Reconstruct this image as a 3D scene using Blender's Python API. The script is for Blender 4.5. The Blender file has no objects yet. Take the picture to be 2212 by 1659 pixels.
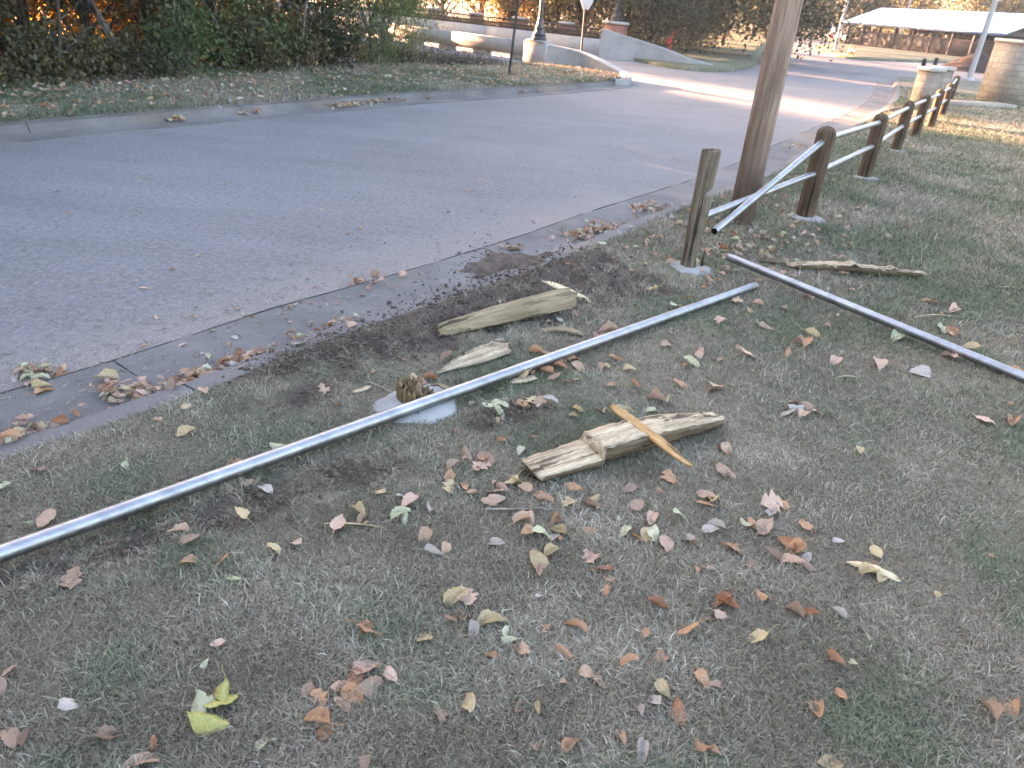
import bpy, math, random
import numpy as np
from mathutils import Vector, Matrix, Euler

sc = bpy.context.scene
C = sc.collection
R = math.radians
rng = np.random.default_rng(7)
random.seed(7)

# ------------------------------------------------------------------ camera
EYE = 1.7
FPX, PITCH, ROLL = 1600.0, R(27.33), R(5.0)          # focal length for a 2212-wide picture
PW, PH = 2212.0, 1659.0
_f = np.array([0, math.cos(PITCH), -math.sin(PITCH)]); _r = np.array([1.0, 0, 0]); _u = np.cross(_r, _f)
RT = _r * math.cos(ROLL) + _u * math.sin(ROLL); UP = -_r * math.sin(ROLL) + _u * math.cos(ROLL); FW = _f
cd = bpy.data.cameras.new('camera'); cam = bpy.data.objects.new('camera', cd); C.objects.link(cam); sc.camera = cam
cd.sensor_width = 36; cd.lens = FPX / PW * 36; cd.clip_start = 0.05; cd.clip_end = 2000
cam.matrix_world = Matrix(((RT[0], UP[0], -FW[0], 0), (RT[1], UP[1], -FW[1], 0), (RT[2], UP[2], -FW[2], EYE), (0, 0, 0, 1)))
cd.dof.use_dof = True; cd.dof.focus_distance = 3.6; cd.dof.aperture_fstop = 5.6

# ------------------------------------------------------------------ sky, sun, exposure
SUN_AZ = np.array([-0.744, 0.668]); SUN_EL = R(9)
w = bpy.data.worlds.new('World'); sc.world = w; w.use_nodes = True
nt = w.node_tree; bg = nt.nodes['Background']
sk = nt.nodes.new('ShaderNodeTexSky'); sk.sky_type = 'NISHITA'; sk.sun_disc = False
sk.sun_elevation = SUN_EL; sk.sun_rotation = math.atan2(SUN_AZ[0], SUN_AZ[1])
sk.air_density = 1.0; sk.dust_density = 5.0; sk.ozone_density = 1.0
nt.links.new(sk.outputs[0], bg.inputs[0]); bg.inputs[1].default_value = 0.07
sl = bpy.data.lights.new('sun', 'SUN'); sl.energy = 4.2; sl.angle = R(0.5); sl.color = (1.0, 0.58, 0.33)
so = bpy.data.objects.new('sun', sl); C.objects.link(so); so.location = (-20, 20, 20)
_sd = Vector((SUN_AZ[0] * math.cos(SUN_EL), SUN_AZ[1] * math.cos(SUN_EL), math.sin(SUN_EL)))
so.rotation_euler = _sd.to_track_quat('Z', 'Y').to_euler()
sc.view_settings.view_transform = 'Standard'; sc.view_settings.look = 'None'; sc.view_settings.gamma = 1
sc.view_settings.use_curve_mapping = False; sc.view_settings.use_white_balance = True; sc.view_settings.white_balance_temperature = 6850; sc.view_settings.white_balance_tint = 20; sc.view_settings.exposure = 5.05
sc.render.engine = 'CYCLES'; sc.cycles.use_denoising = True
sc.cycles.max_bounces = 6; sc.cycles.diffuse_bounces = 3; sc.cycles.glossy_bounces = 3
sc.cycles.transmission_bounces = 4; sc.cycles.transparent_max_bounces = 8; sc.cycles.caustics_reflective = False; sc.cycles.caustics_refractive = False

# ------------------------------------------------------------------ helpers
def P(x, y, z=0.0):
    d = FW * FPX + RT * (x - PW / 2) + UP * (PH / 2 - y)
    return np.array([0, 0, EYE]) + d * ((z - EYE) / d[2])

def proj(p):
    v = np.asarray(p, float) - np.array([0, 0, EYE]); q = v @ FW
    return PW / 2 + FPX * (v @ RT) / q, PH / 2 - FPX * (v @ UP) / q, q

def tag(o, label=None, cat=None, group=None, kind=None):
    if label: o['label'] = label
    if cat: o['category'] = cat
    if group: o['group'] = group
    if kind: o['kind'] = kind
    return o

def empty(name, loc, label, cat, group=None, rz=0.0):
    o = bpy.data.objects.new(name, None); C.objects.link(o); o.location = [float(v) for v in loc]; o.rotation_euler = (0, 0, rz)
    o.empty_display_size = 0.1
    return tag(o, label, cat, group)

def npmesh(name, V, F, smooth=False, attrs=None):
    """V (n,3); F: list of arrays (m,k) with fixed k each"""
    V = np.asarray(V, np.float32)
    if not isinstance(F, list): F = [F]
    F = [np.asarray(f, np.int32) for f in F if len(f)]
    me = bpy.data.meshes.new(name)
    me.vertices.add(len(V)); me.vertices.foreach_set('co', V.ravel())
    nl = sum(f.size for f in F); npoly = sum(len(f) for f in F)
    me.loops.add(nl); me.polygons.add(npoly)
    me.loops.foreach_set('vertex_index', np.concatenate([f.ravel() for f in F]))
    sizes = np.concatenate([np.full(len(f), f.shape[1], np.int32) for f in F])
    starts = np.concatenate([[0], np.cumsum(sizes)[:-1]]).astype(np.int32)
    me.polygons.foreach_set('loop_start', starts)
    if smooth: me.polygons.foreach_set('use_smooth', np.ones(npoly, bool))
    me.update(calc_edges=True)
    for k, a in (attrs or {}).items():
        at = me.attributes.new(k, 'FLOAT', 'POINT'); at.data.foreach_set('value', np.asarray(a, np.float32))
    me.validate()
    return me

def link(name, me, mat, parent=None, loc=None):
    o = bpy.data.objects.new(name, me); C.objects.link(o)
    if mat is not None and not me.materials: me.materials.append(mat)
    if parent: o.parent = parent
    if loc is not None: o.location = [float(v) for v in loc]
    return o

class MB:
    def __init__(s): s.V = []; s.F = {}; s.n = 0
    def add(s, V, F):
        V = np.asarray(V, float)
        for f in F:
            f = np.asarray(f) + s.n
            s.F.setdefault(len(f), []).append(f)
        s.V.append(V); s.n += len(V); return s
    def box(s, c, size, rz=0, bev=0.0):
        hx, hy, hz = [v / 2 for v in size]; ca, sa = math.cos(rz), math.sin(rz)
        b = min(bev, hx * .9, hy * .9)
        if b > 0:
            ring = [(-hx + b, -hy), (hx - b, -hy), (hx, -hy + b), (hx, hy - b), (hx - b, hy), (-hx + b, hy), (-hx, hy - b), (-hx, -hy + b)]
        else:
            ring = [(-hx, -hy), (hx, -hy), (hx, hy), (-hx, hy)]
        k = len(ring); V = []
        for z in (-hz, hz):
            for x, y in ring: V.append((c[0] + x * ca - y * sa, c[1] + x * sa + y * ca, c[2] + z))
        F = [list(range(k))[::-1], list(range(k, 2 * k))] + [[i, (i + 1) % k, k + (i + 1) % k, k + i] for i in range(k)]
        return s.add(V, F)
    def tube(s, pts, rad, n=10, caps=True):
        V, F = tube(pts, rad, n, caps); return s.add(V, F)
    def lathe(s, prof, n=20, c=(0, 0, 0)):
        V = []; F = []
        for r, z in prof:
            for i in range(n):
                a = 2 * math.pi * i / n; V.append((c[0] + r * math.cos(a), c[1] + r * math.sin(a), c[2] + z))
        for j in range(len(prof) - 1):
            for i in range(n): F.append([j * n + i, j * n + (i + 1) % n, (j + 1) * n + (i + 1) % n, (j + 1) * n + i])
        F.append(list(range(n))[::-1]); F.append([(len(prof) - 1) * n + i for i in range(n)])
        return s.add(V, F)
    def build(s, name, mat, parent=None, loc=None, smooth=False, autosm=None):
        me = npmesh(name, np.concatenate(s.V), [np.array(v) for v in s.F.values()], smooth)
        if autosm: me.set_sharp_from_angle(angle=R(autosm))
        return link(name, me, mat, parent, loc)

def tube(pts, rad, n=10, caps=True):
    pts = np.asarray(pts, float); m = len(pts); rad = np.broadcast_to(np.asarray(rad, float), (m,))
    T = np.gradient(pts, axis=0); T /= np.linalg.norm(T, axis=1)[:, None] + 1e-9
    ref = np.array([0, 0, 1.0]) if abs(T[0][2]) < .9 else np.array([1.0, 0, 0])
    V = []
    for i in range(m):
        a = np.cross(T[i], ref); a /= np.linalg.norm(a) + 1e-9; b = np.cross(T[i], a)
        for k in range(n):
            t = 2 * math.pi * k / n; V.append(pts[i] + rad[i] * (a * math.cos(t) + b * math.sin(t)))
    F = [[i * n + k, i * n + (k + 1) % n, (i + 1) * n + (k + 1) % n, (i + 1) * n + k] for i in range(m - 1) for k in range(n)]
    if caps: F += [list(range(n)), [(m - 1) * n + k for k in range(n)][::-1]]
    return np.array(V), F

def pl_sample(pts, n):
    pts = np.asarray(pts, float); d = np.r_[0, np.cumsum(np.linalg.norm(np.diff(pts, axis=0), axis=1))]
    t = np.linspace(0, d[-1], n); return np.stack([np.interp(t, d, pts[:, k]) for k in range(pts.shape[1])], 1)

def smooth_pl(pts, it=3):
    pts = np.asarray(pts, float)
    for _ in range(it):
        q = [pts[0]]
        for a, b in zip(pts[:-1], pts[1:]): q += [a * .75 + b * .25, a * .25 + b * .75]
        pts = np.array(q + [pts[-1]])
    return pts

_VN = rng.random((64, 64))
def vnoise(x, y):
    x = np.asarray(x, float); y = np.asarray(y, float)
    xi = np.floor(x).astype(int); yi = np.floor(y).astype(int); fx = x - xi; fy = y - yi
    fx = fx * fx * (3 - 2 * fx); fy = fy * fy * (3 - 2 * fy)
    g = lambda i, j: _VN[i % 64, j % 64]
    return (g(xi, yi) * (1 - fx) + g(xi + 1, yi) * fx) * (1 - fy) + (g(xi, yi + 1) * (1 - fx) + g(xi + 1, yi + 1) * fx) * fy
def fbm(x, y, o=4):
    s = 0; a = .5
    for k in range(o): s = s + a * vnoise(x * 2 ** k + 17.3 * k, y * 2 ** k + 5.1 * k); a *= .5
    return s

# ------------------------------------------------------------------ materials
class NB:
    """small node builder"""
    def __init__(s, name, rough=0.8, spec=0.3):
        s.m = bpy.data.materials.new(name); s.m.use_nodes = True; s.t = s.m.node_tree; s.b = s.t.nodes['Principled BSDF']
        s.b.inputs['Roughness'].default_value = rough; s.b.inputs['Specular IOR Level'].default_value = spec
        s._co = None
    def n(s, typ, **k):
        x = s.t.nodes.new(typ)
        for a, v in k.items(): setattr(x, a, v)
        return x
    def l(s, a, b): s.t.links.new(a, b)
    def co(s, scale=(1, 1, 1), kind='Object', rot=(0, 0, 0)):
        if s._co is None: s._co = s.n('ShaderNodeTexCoord')
        mp = s.n('ShaderNodeMapping'); mp.inputs['Scale'].default_value = scale; mp.inputs['Rotation'].default_value = rot
        s.l(s._co.outputs[kind], mp.inputs[0]); return mp.outputs[0]
    def noise(s, vec, scale, detail=4, rough=.6, dist=0.0):
        x = s.n('ShaderNodeTexNoise'); x.inputs['Scale'].default_value = scale; x.inputs['Detail'].default_value = detail
        x.inputs['Roughness'].default_value = rough; x.inputs['Distortion'].default_value = dist
        if vec is not None: s.l(vec, x.inputs['Vector'])
        return x.outputs['Fac']
    def ramp(s, fac, stops):
        x = s.n('ShaderNodeValToRGB'); e = x.color_ramp.elements
        while len(e) < len(stops): e.new(.5)
        for k, (p, c) in enumerate(stops):
            e[k].position = p; e[k].color = (c[0], c[1], c[2], 1) if hasattr(c, '__len__') else (c, c, c, 1)
        s.l(fac, x.inputs[0]); return x.outputs[0]
    def mix(s, fac, a, b, mode='MIX'):
        x = s.n('ShaderNodeMix'); x.data_type = 'RGBA'; x.blend_type = mode
        for v, i in ((fac, 0), (a, 6), (b, 7)):
            if hasattr(v, 'links'): s.l(v, x.inputs[i])
            elif i == 0: x.inputs[0].default_value = v
            else: x.inputs[i].default_value = (v[0], v[1], v[2], 1)
        return x.outputs[2]
    def attr(s, name):
        x = s.n('ShaderNodeAttribute'); x.attribute_name = name; return x.outputs['Fac']
    def math(s, op, a, b=0.0):
        x = s.n('ShaderNodeMath'); x.operation = op
        for v, i in ((a, 0), (b, 1)):
            if hasattr(v, 'links'): s.l(v, x.inputs[i])
            else: x.inputs[i].default_value = v
        return x.outputs[0]
    def base(s, c):
        if hasattr(c, 'links'): s.l(c, s.b.inputs['Base Color'])
        else: s.b.inputs['Base Color'].default_value = (c[0], c[1], c[2], 1)
    def bump(s, h, strength=.3, dist=.02):
        x = s.n('ShaderNodeBump'); x.inputs['Strength'].default_value = strength; x.inputs['Distance'].default_value = dist
        s.l(h, x.inputs['Height']); s.l(x.outputs[0], s.b.inputs['Normal'])
    def translucent(s, col, fac=.4):
        tr = s.n('ShaderNodeBsdfTranslucent'); mx = s.n('ShaderNodeMixShader'); mx.inputs[0].default_value = fac
        if hasattr(col, 'links'): s.l(col, tr.inputs[0])
        else: tr.inputs[0].default_value = (*col, 1)
        out = [x for x in s.t.nodes if x.type == 'OUTPUT_MATERIAL'][0]
        s.l(s.b.outputs[0], mx.inputs[1]); s.l(tr.outputs[0], mx.inputs[2]); s.l(mx.outputs[0], out.inputs[0])

def m_simple(name, col, rough=.7, var=.25, scale=8, spec=.3, metal=0.0, bump=0.0):
    b = NB(name, rough, spec); b.b.inputs['Metallic'].default_value = metal
    v = b.co(); f = b.noise(v, scale, 5)
    b.base(b.ramp(f, [(.3, [c * (1 - var) for c in col]), (.7, [min(1, c * (1 + var)) for c in col])]))
    if bump: b.bump(b.noise(v, scale * 4, 6), bump, .01)
    return b.m

def m_asphalt():
    b = NB('asphalt', .9, .2); v = b.co()
    big = b.noise(v, .35, 5, .6); fine = b.noise(v, 130, 3, .7); mid = b.noise(v, 22, 4, .7)
    c1 = b.ramp(big, [(.3, (.145, .136, .139)), (.5, (.168, .158, .161)), (.72, (.19, .18, .182))])
    c2 = b.mix(.75, c1, b.ramp(fine, [(.25, .3), (.45, .9), (.6, 1.15), (.72, 2.1)]), 'MULTIPLY')
    c3 = b.mix(.7, c2, b.ramp(mid, [(.3, .6), (.7, 1.3)]), 'MULTIPLY')
    st = b.noise(b.co((.25, 1.6, 1), rot=(0, 0, R(-57))), 1.1, 5, .6)            # long tyre-worn streaks
    c4 = b.mix(.6, c3, b.ramp(st, [(.35, .86), (.55, 1.0), (.75, 1.12)]), 'MULTIPLY')
    g = b.attr('edge')                                                          # gravel, sand and chaff that gathered along the gutter
    sand = b.ramp(b.noise(v, 75, 4, .8), [(.3, (.07, .06, .055)), (.5, (.2, .17, .15)), (.68, (.42, .36, .31))])
    b.base(b.mix(b.math('MULTIPLY', g, .75), c4, sand)); b.bump(fine, .5, .006); return b.m

def m_concrete(name='concrete', col=(.30, .29, .28), stain=.5, joints=None, scale=1.0):
    b = NB(name, .9, .2); v = b.co()
    a = b.noise(v, 1.6 * scale, 6, .65); f = b.noise(v, 60 * scale, 4, .7)
    c1 = b.ramp(a, [(.3, [c * (1 - stain * .5) for c in col]), (.5, col), (.7, [c * 1.15 for c in col])])
    c2 = b.mix(.5, c1, b.ramp(f, [(.25, .6), (.5, 1.0), (.75, 1.25)]), 'MULTIPLY')
    dr = b.noise(b.co((3, 3, .25)), 2.2, 5, .6)
    c2 = b.mix(.5 * stain, c2, b.ramp(dr, [(.3, .6), (.55, 1.05)]), 'MULTIPLY')
    b.base(c2); b.bump(f, .25, .006); return b.m

def m_kerb():
    b = NB('kerb_concrete', .9, .2); v = b.co()
    a = b.noise(v, 1.3, 6, .65); f = b.noise(v, 90, 4, .7); h = b.noise(v, .5, 4, .5)
    c1 = b.ramp(a, [(.3, (.09, .083, .08)), (.5, (.132, .122, .118)), (.7, (.175, .163, .156))])
    c2 = b.mix(.55, c1, b.ramp(f, [(.25, .55), (.5, 1.0), (.75, 1.35)]), 'MULTIPLY')
    c3 = b.mix(b.ramp(h, [(.5, 0.0), (.68, .55)]), c2, (.24, .16, .115))         # reddish silt stains
    b.base(c3); b.bump(f, .3, .006); return b.m

def m_ground(name, green=.5):
    b = NB(name, .95, .1); v = b.co()
    p = b.noise(v, .9, 5, .6, .4); q = b.noise(v, 6, 6, .7); f = b.noise(v, 90, 5, .8)
    dry = b.ramp(q, [(.3, (.14, .115, .082)), (.5, (.21, .178, .13)), (.7, (.28, .24, .18))])
    grn = b.ramp(q, [(.3, (.075, .078, .05)), (.5, (.115, .12, .08)), (.7, (.16, .163, .115))])
    c = b.mix(b.ramp(p, [(.62 - green * .35, 0.0), (.78 - green * .35, 1.0)]), dry, grn)
    c = b.mix(.8, c, b.ramp(f, [(.25, .3), (.5, .95), (.75, 1.6)]), 'MULTIPLY')
    soil = b.ramp(b.noise(v, 14, 6, .75), [(.3, (.055, .042, .034)), (.5, (.10, .079, .064)), (.75, (.165, .133, .108))])
    soil = b.mix(.6, soil, b.ramp(f, [(.25, .4), (.75, 1.5)]), 'MULTIPLY')
    s = b.attr('soil')
    c = b.mix(b.ramp(b.math('ADD', s, b.math('MULTIPLY', b.math('SUBTRACT', q, .5), .7)), [(.35, 0.0), (.6, 1.0)]), c, soil)
    b.base(c); b.bump(b.noise(v, 35, 6, .8), .8, .025); return b.m

def m_grass():
    b = NB('grass_blades', .75, .15); v = b.co(); t = b.attr('tint'); g = b.attr('green')
    dry = b.ramp(t, [(0, (.11, .094, .07)), (.3, (.20, .175, .132)), (.65, (.295, .262, .203)), (.9, (.40, .365, .295)), (1, (.56, .52, .44))])
    grn = b.ramp(t, [(0, (.05, .062, .036)), (.4, (.10, .118, .07)), (.75, (.16, .178, .115)), (1, (.26, .275, .19))])
    c = b.mix(g, dry, grn); b.base(c); b.translucent(c, .18); return b.m

def m_leaf(name, col, spot=.5):
    b = NB(name, .6, .3); v = b.co()
    n1 = b.noise(v, 18, 4, .6); n2 = b.noise(v, 160, 3, .7)
    oi = b.n('ShaderNodeObjectInfo')
    c = b.ramp(n1, [(.3, [x * .72 for x in col]), (.55, col), (.75, [min(1, x * 1.25) for x in col])])
    c = b.mix(spot, c, b.ramp(n2, [(.27, (.35, .25, .18)), (.4, (1, 1, 1))]), 'MULTIPLY')
    c = b.mix(.7, c, b.ramp(oi.outputs['Random'], [(0, (.7, .66, .62)), (.5, (1, 1, 1)), (1, (1.15, 1.1, 1.02))]), 'MULTIPLY')
    b.base(c); b.translucent(c, .25); b.bump(n1, .3, .004); return b.m

def m_foliage(name, stops, trans=.35, rough=.6):
    b = NB(name, rough, .3); t = b.attr('tint'); c = b.ramp(t, stops); b.base(c)
    b.translucent(b.mix(1.0, c, (1.5, 1.4, .9), 'MULTIPLY'), trans); return b.m

def m_wood(name, c0, c1, c2, scale=1.0, axis='X', rough=.85):
    b = NB(name, rough, .2)
    sc_ = {'X': (.06, 1, 1), 'Z': (1, 1, .06)}[axis]
    v = b.co(tuple(x * scale for x in sc_)); g = b.noise(v, 60, 6, .65, .3); f = b.noise(v, 220, 4, .7)
    l = b.noise(b.co((scale,) * 3), 5, 5, .6)
    c = b.ramp(g, [(.3, c0), (.5, c1), (.68, c2)])
    c = b.mix(.7, c, b.ramp(l, [(.3, .62), (.55, 1.0), (.75, 1.2)]), 'MULTIPLY')
    c = b.mix(.55, c, b.ramp(f, [(.3, .5), (.5, 1.0), (.7, 1.25)]), 'MULTIPLY')
    k = b.noise(b.co(tuple(x * scale * .8 for x in sc_)), 34, 3, .5, .2)
    c = b.mix(1.0, c, b.ramp(k, [(.36, .28), (.42, 1.0)]), 'MULTIPLY')
    b.base(c); b.bump(b.math('ADD', g, b.ramp(k, [(.36, 0.0), (.42, .6)])), .8, .008); return b.m

def m_pole():
    b = NB('weathered_pole_wood', .9, .15)
    g = b.noise(b.co((1, 1, .05)), 38, 6, .65, .4); l = b.noise(b.co((1, 1, .5)), 2.2, 5, .6, .6)
    c = b.ramp(g, [(.3, (.135, .09, .065)), (.5, (.24, .175, .132)), (.7, (.34, .268, .215))])
    c = b.mix(.7, c, b.ramp(l, [(.3, (.6, .55, .5)), (.5, (1, .96, .92)), (.7, (1.15, 1.1, 1.08))]), 'MULTIPLY')
    sep = b.n('ShaderNodeSeparateXYZ'); b.l(b.co(), sep.inputs[0])
    zz = b.math('ADD', sep.outputs[2], b.math('MULTIPLY', b.math('SUBTRACT', l, .5), .9))
    c = b.mix(b.ramp(b.math('MULTIPLY', zz, 1.0), [(.15, 1.0), (1.0, 0.0)]), c, b.mix(.6, (.085, .058, .042), b.ramp(g, [(.3, .5), (.7, 1.5)]), 'MULTIPLY'))  # creosote-dark butt
    b.base(c); b.bump(g, .7, .012); return b.m

def m_brick():
    b = NB('red_brick', .9, .2); x = b.n('ShaderNodeTexBrick'); b.l(b.co(rot=(R(90), 0, 0)), x.inputs[0])
    x.inputs['Scale'].default_value = 4.5; x.inputs['Mortar Size'].default_value = .02
    x.inputs['Color1'].default_value = (.30, .10, .065, 1); x.inputs['Color2'].default_value = (.21, .07, .05, 1); x.inputs['Mortar'].default_value = (.36, .31, .28, 1)
    b.base(x.outputs[0]); return b.m

def m_stone():
    b = NB('pale_limestone_blocks', .9, .2); x = b.n('ShaderNodeTexBrick')
    xyz = b.n('ShaderNodeSeparateXYZ'); b.l(b.co(), xyz.inputs[0]); cb = b.n('ShaderNodeCombineXYZ')
    b.l(b.math('ADD', xyz.outputs[0], xyz.outputs[1]), cb.inputs[0]); b.l(xyz.outputs[2], cb.inputs[1])
    b.l(cb.outputs[0], x.inputs[0]); x.inputs['Scale'].default_value = 1.0; x.inputs['Brick Width'].default_value = .34; x.inputs['Row Height'].default_value = .17
    x.inputs['Mortar Size'].default_value = .012
    x.inputs['Color1'].default_value = (.32, .275, .22, 1); x.inputs['Color2'].default_value = (.24, .20, .16, 1); x.inputs['Mortar'].default_value = (.22, .185, .15, 1)
    f = b.noise(b.co(), 14, 5, .7); c = b.mix(.6, x.outputs[0], b.ramp(f, [(.3, .65), (.7, 1.25)]), 'MULTIPLY')
    b.base(c); b.bump(b.math('ADD', f, b.math('MULTIPLY', x.outputs['Fac'], -1.2)), .8, .03); return b.m

def m_galv():
    b = NB('galvanised_steel', .3, .5); b.b.inputs['Metallic'].default_value = 1.0
    v = b.co(); f = b.noise(v, 45, 4, .6); s = b.noise(b.co((.3, 1, 1)), 14, 4, .6)
    b.base(b.ramp(s, [(.3, (.22, .225, .235)), (.5, (.29, .295, .305)), (.7, (.36, .365, .375))]))
    b.l(b.ramp(f, [(.3, .36), (.7, .52)]), b.b.inputs['Roughness']); return b.m

M = {}
M['asphalt'] = m_asphalt(); M['kerb'] = m_kerb(); M['ground'] = m_ground('lawn_ground', .55); M['verge'] = m_ground('verge_ground', .8)
M['far'] = m_ground('far_grass_ground', .8)
M['grass'] = m_grass(); M['conc'] = m_concrete('wall_concrete', (.27, .265, .26), .4); M['foot'] = m_concrete('footing_concrete', (.26, .257, .25), .5, scale=3)
M['cap'] = m_concrete('cap_concrete', (.36, .35, .33), .2)
M['crack'] = m_simple('crack_dirt', (.11, .10, .092), .95, .1)
M['post'] = m_wood('weathered_brown_post', (.034, .022, .013), (.088, .058, .036), (.145, .10, .066), 1.0, 'Z')
M['postbroken'] = m_wood('split_grey_post', (.06, .046, .032), (.14, .11, .078), (.23, .19, .14), 1.0, 'Z')
M['splitface'] = m_wood('split_post_face', (.12, .09, .055), (.25, .20, .135), (.38, .315, .225), 1.0, 'Z')
M['stumpw'] = m_wood('stump_wood', (.07, .045, .022), (.17, .115, .06), (.27, .20, .12), 1.2, 'Z')
M['fresh'] = m_wood('fresh_split_wood', (.17, .125, .078), (.34, .268, .18), (.48, .40, .285), 1.0, 'X')
M['treated'] = m_wood('treated_olive_wood', (.12, .09, .055), (.205, .16, .098), (.27, .22, .145), .8, 'X')
M['orange'] = m_wood('orange_wood', (.24, .13, .05), (.36, .21, .09), (.46, .29, .14), .9, 'X')
M['pale'] = m_wood('pale_splinter', (.30, .22, .13), (.5, .40, .26), (.65, .56, .4), 1.0, 'X')
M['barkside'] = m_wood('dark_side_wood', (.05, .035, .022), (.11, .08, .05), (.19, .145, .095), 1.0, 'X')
M['pole'] = m_pole(); M['galv'] = m_galv(); M['brick'] = m_brick(); M['stone'] = m_stone()
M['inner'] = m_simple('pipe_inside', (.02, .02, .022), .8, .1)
M['iron'] = m_simple('black_iron', (.012, .012, .014), .5, .2, 10, .4)
M['lampmetal'] = m_simple('black_lamp_paint', (.018, .022, .03), .4, .2, 10, .5)
M['signpost'] = m_simple('dark_sign_post', (.035, .033, .032), .7, .3, 20)
M['signback'] = m_simple('bare_sign_back', (.55, .57, .6), .45, .08, 5, .5)
M['bark'] = m_wood('grey_bark', (.03, .025, .02), (.07, .058, .047), (.13, .112, .095), .4, 'Z')
M['barkpale'] = m_wood('pale_bark', (.09, .08, .068), (.16, .145, .125), (.25, .23, .2), .4, 'Z')
M['roof'] = m_simple('pale_metal_roof', (.5, .64, .78), .35, .05, 3, .5)
M['darkwall'] = m_simple('dark_shelter_wall', (.02, .019, .022), .8, .2, 4)
M['trim'] = m_simple('blue_grey_fascia', (.10, .15, .24), .6, .1, 4)
M['mulch'] = m_simple('dark_mulch', (.05, .036, .03), .95, .5, 12, .1, 0, .8)
M['lightpole'] = m_simple('grey_steel_pole', (.34, .33, .32), .5, .1, 6)
M['pink'] = m_simple('red_marker_plastic', (.75, .06, .07), .5, .1, 6)
M['white'] = m_simple('white_paint', (.75, .75, .75), .5, .05, 6)
M['orangeplastic'] = m_simple('orange_plastic', (.75, .2, .05), .5, .1, 6)
M['twig'] = m_wood('dry_twig', (.10, .08, .06), (.22, .185, .15), (.34, .3, .25), 1, 'X')

# ------------------------------------------------------------------ road-aligned frame
U = np.array([.545, .839]); N_ = np.array([.839, -.545])       # along the street, and to its right
ROADZ = -.13
kr = [(-8.2, -7.2), (-5.0, -2.4)] + [tuple(P(x, y)[:2]) for x, y in [(0, 989), (212, 925), (529, 811), (720, 726), (913, 665), (1100, 600), (1318, 519), (1377, 490), (1471, 453), (1639, 392), (1719, 355), (1800, 302), (1885, 258)]] + [(8.9, 20.2), (10.6, 23.6), (12.9, 28.8), (14.6, 33), (15.92, 36.6)]
KR = smooth_pl(kr, 3)
_krs = KR @ U; _krt = KR @ N_
def kerb_t(s): return np.interp(s, _krs, _krt)

# soil / wear fields (world-space patches where the lawn is torn up)
def seg_d(p, a, b):
    ab = b - a; t = np.clip(((p - a) @ ab) / (ab @ ab), 0, 1); return np.linalg.norm(p - (a + t[:, None] * ab), axis=1)
def G(x, y): return P(x, y)[:2]
SOIL = [(G(1085, 545), G(1270, 600), .42), (G(1060, 600), G(1180, 640), .40), (G(880, 690), G(1090, 640), .30), (G(700, 760), G(900, 730), .20), (G(560, 800), G(720, 765), .12)]
WEAR = [(G(-40, 1300), G(250, 1200), .12), (G(480, 1125), G(640, 1075), .10), (G(700, 1040), G(860, 1010), .09), (G(1020, 920), G(1150, 885), .08), (G(260, 1200), G(430, 1130), .07), (G(620, 880), G(760, 800), .10)]
def soil_at(xy):
    xy = np.asarray(xy, float); n = (fbm(xy[:, 0] * 3.1 + 9, xy[:, 1] * 3.1, 4) - .47) * .55
    s = np.zeros(len(xy))
    for a, b, r in SOIL: s = np.maximum(s, np.clip((r + .16 - seg_d(xy, a, b) + n) / .22, 0, 1))
    for a, b, r in WEAR: s = np.maximum(s, .62 * np.clip((r + .06 - seg_d(xy, a, b) + n * .5) / .12, 0, 1))
    return s
def lawn_z(x, y):
    return (fbm(np.asarray(x) * 1.1 + 3, np.asarray(y) * 1.1 + 8, 3) - .44) * .05 + .01

def s_big(x, y):
    c = G(1150, 590); return np.exp(-((x - c[0]) ** 2 + (y - c[1]) ** 2) / .55)
def soil_dz(x, y, so):
    return so * ((fbm(x * 11, y * 11, 3) - .42) * .26 + (fbm(x * 31, y * 31, 2) - .4) * .05 + .08 * np.clip((so - .4) * 2, 0, 1) * s_big(x, y))
# lawn sheet
def build_lawn():
    s = np.concatenate([np.arange(-8, 0, .5), np.arange(0, 7, .055), np.geomspace(7, 38.6, 110)])
    off = np.concatenate([[0, .02, .05], np.arange(.1, 5, .055), np.geomspace(5, 46, 60)])
    S, O = np.meshgrid(s, off, indexing='ij')
    T0 = kerb_t(S); far = 38.6 + 1.44 * np.minimum(O, 14)
    S2 = np.where(S > 24, 24 + (S - 24) * (far - 24) / 14.6, S); T = T0 + O
    XY = S2[..., None] * U + T[..., None] * N_
    x, y = XY[..., 0].ravel(), XY[..., 1].ravel()
    so = soil_at(np.stack([x, y], 1))
    edge = np.clip(O.ravel() / .25, 0, 1)
    z = lawn_z(x, y) * edge + edge * soil_dz(x, y, so)
    a, b = S.shape; idx = np.arange(a * b).reshape(a, b)
    F = np.stack([idx[:-1, :-1], idx[:-1, 1:], idx[1:, 1:], idx[1:, :-1]], -1).reshape(-1, 4)
    me = npmesh('lawn', np.stack([x, y, z], 1), F, True, {'soil': so})
    tag(link('lawn', me, M['ground']), kind='structure')
build_lawn()
def ground_z(x, y):
    a = np.array([float(x)]); b_ = np.array([float(y)]); return float(lawn_z(x, y)) + max(0.0, float(soil_dz(a, b_, soil_at(np.stack([a, b_], 1)))[0]))

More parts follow.
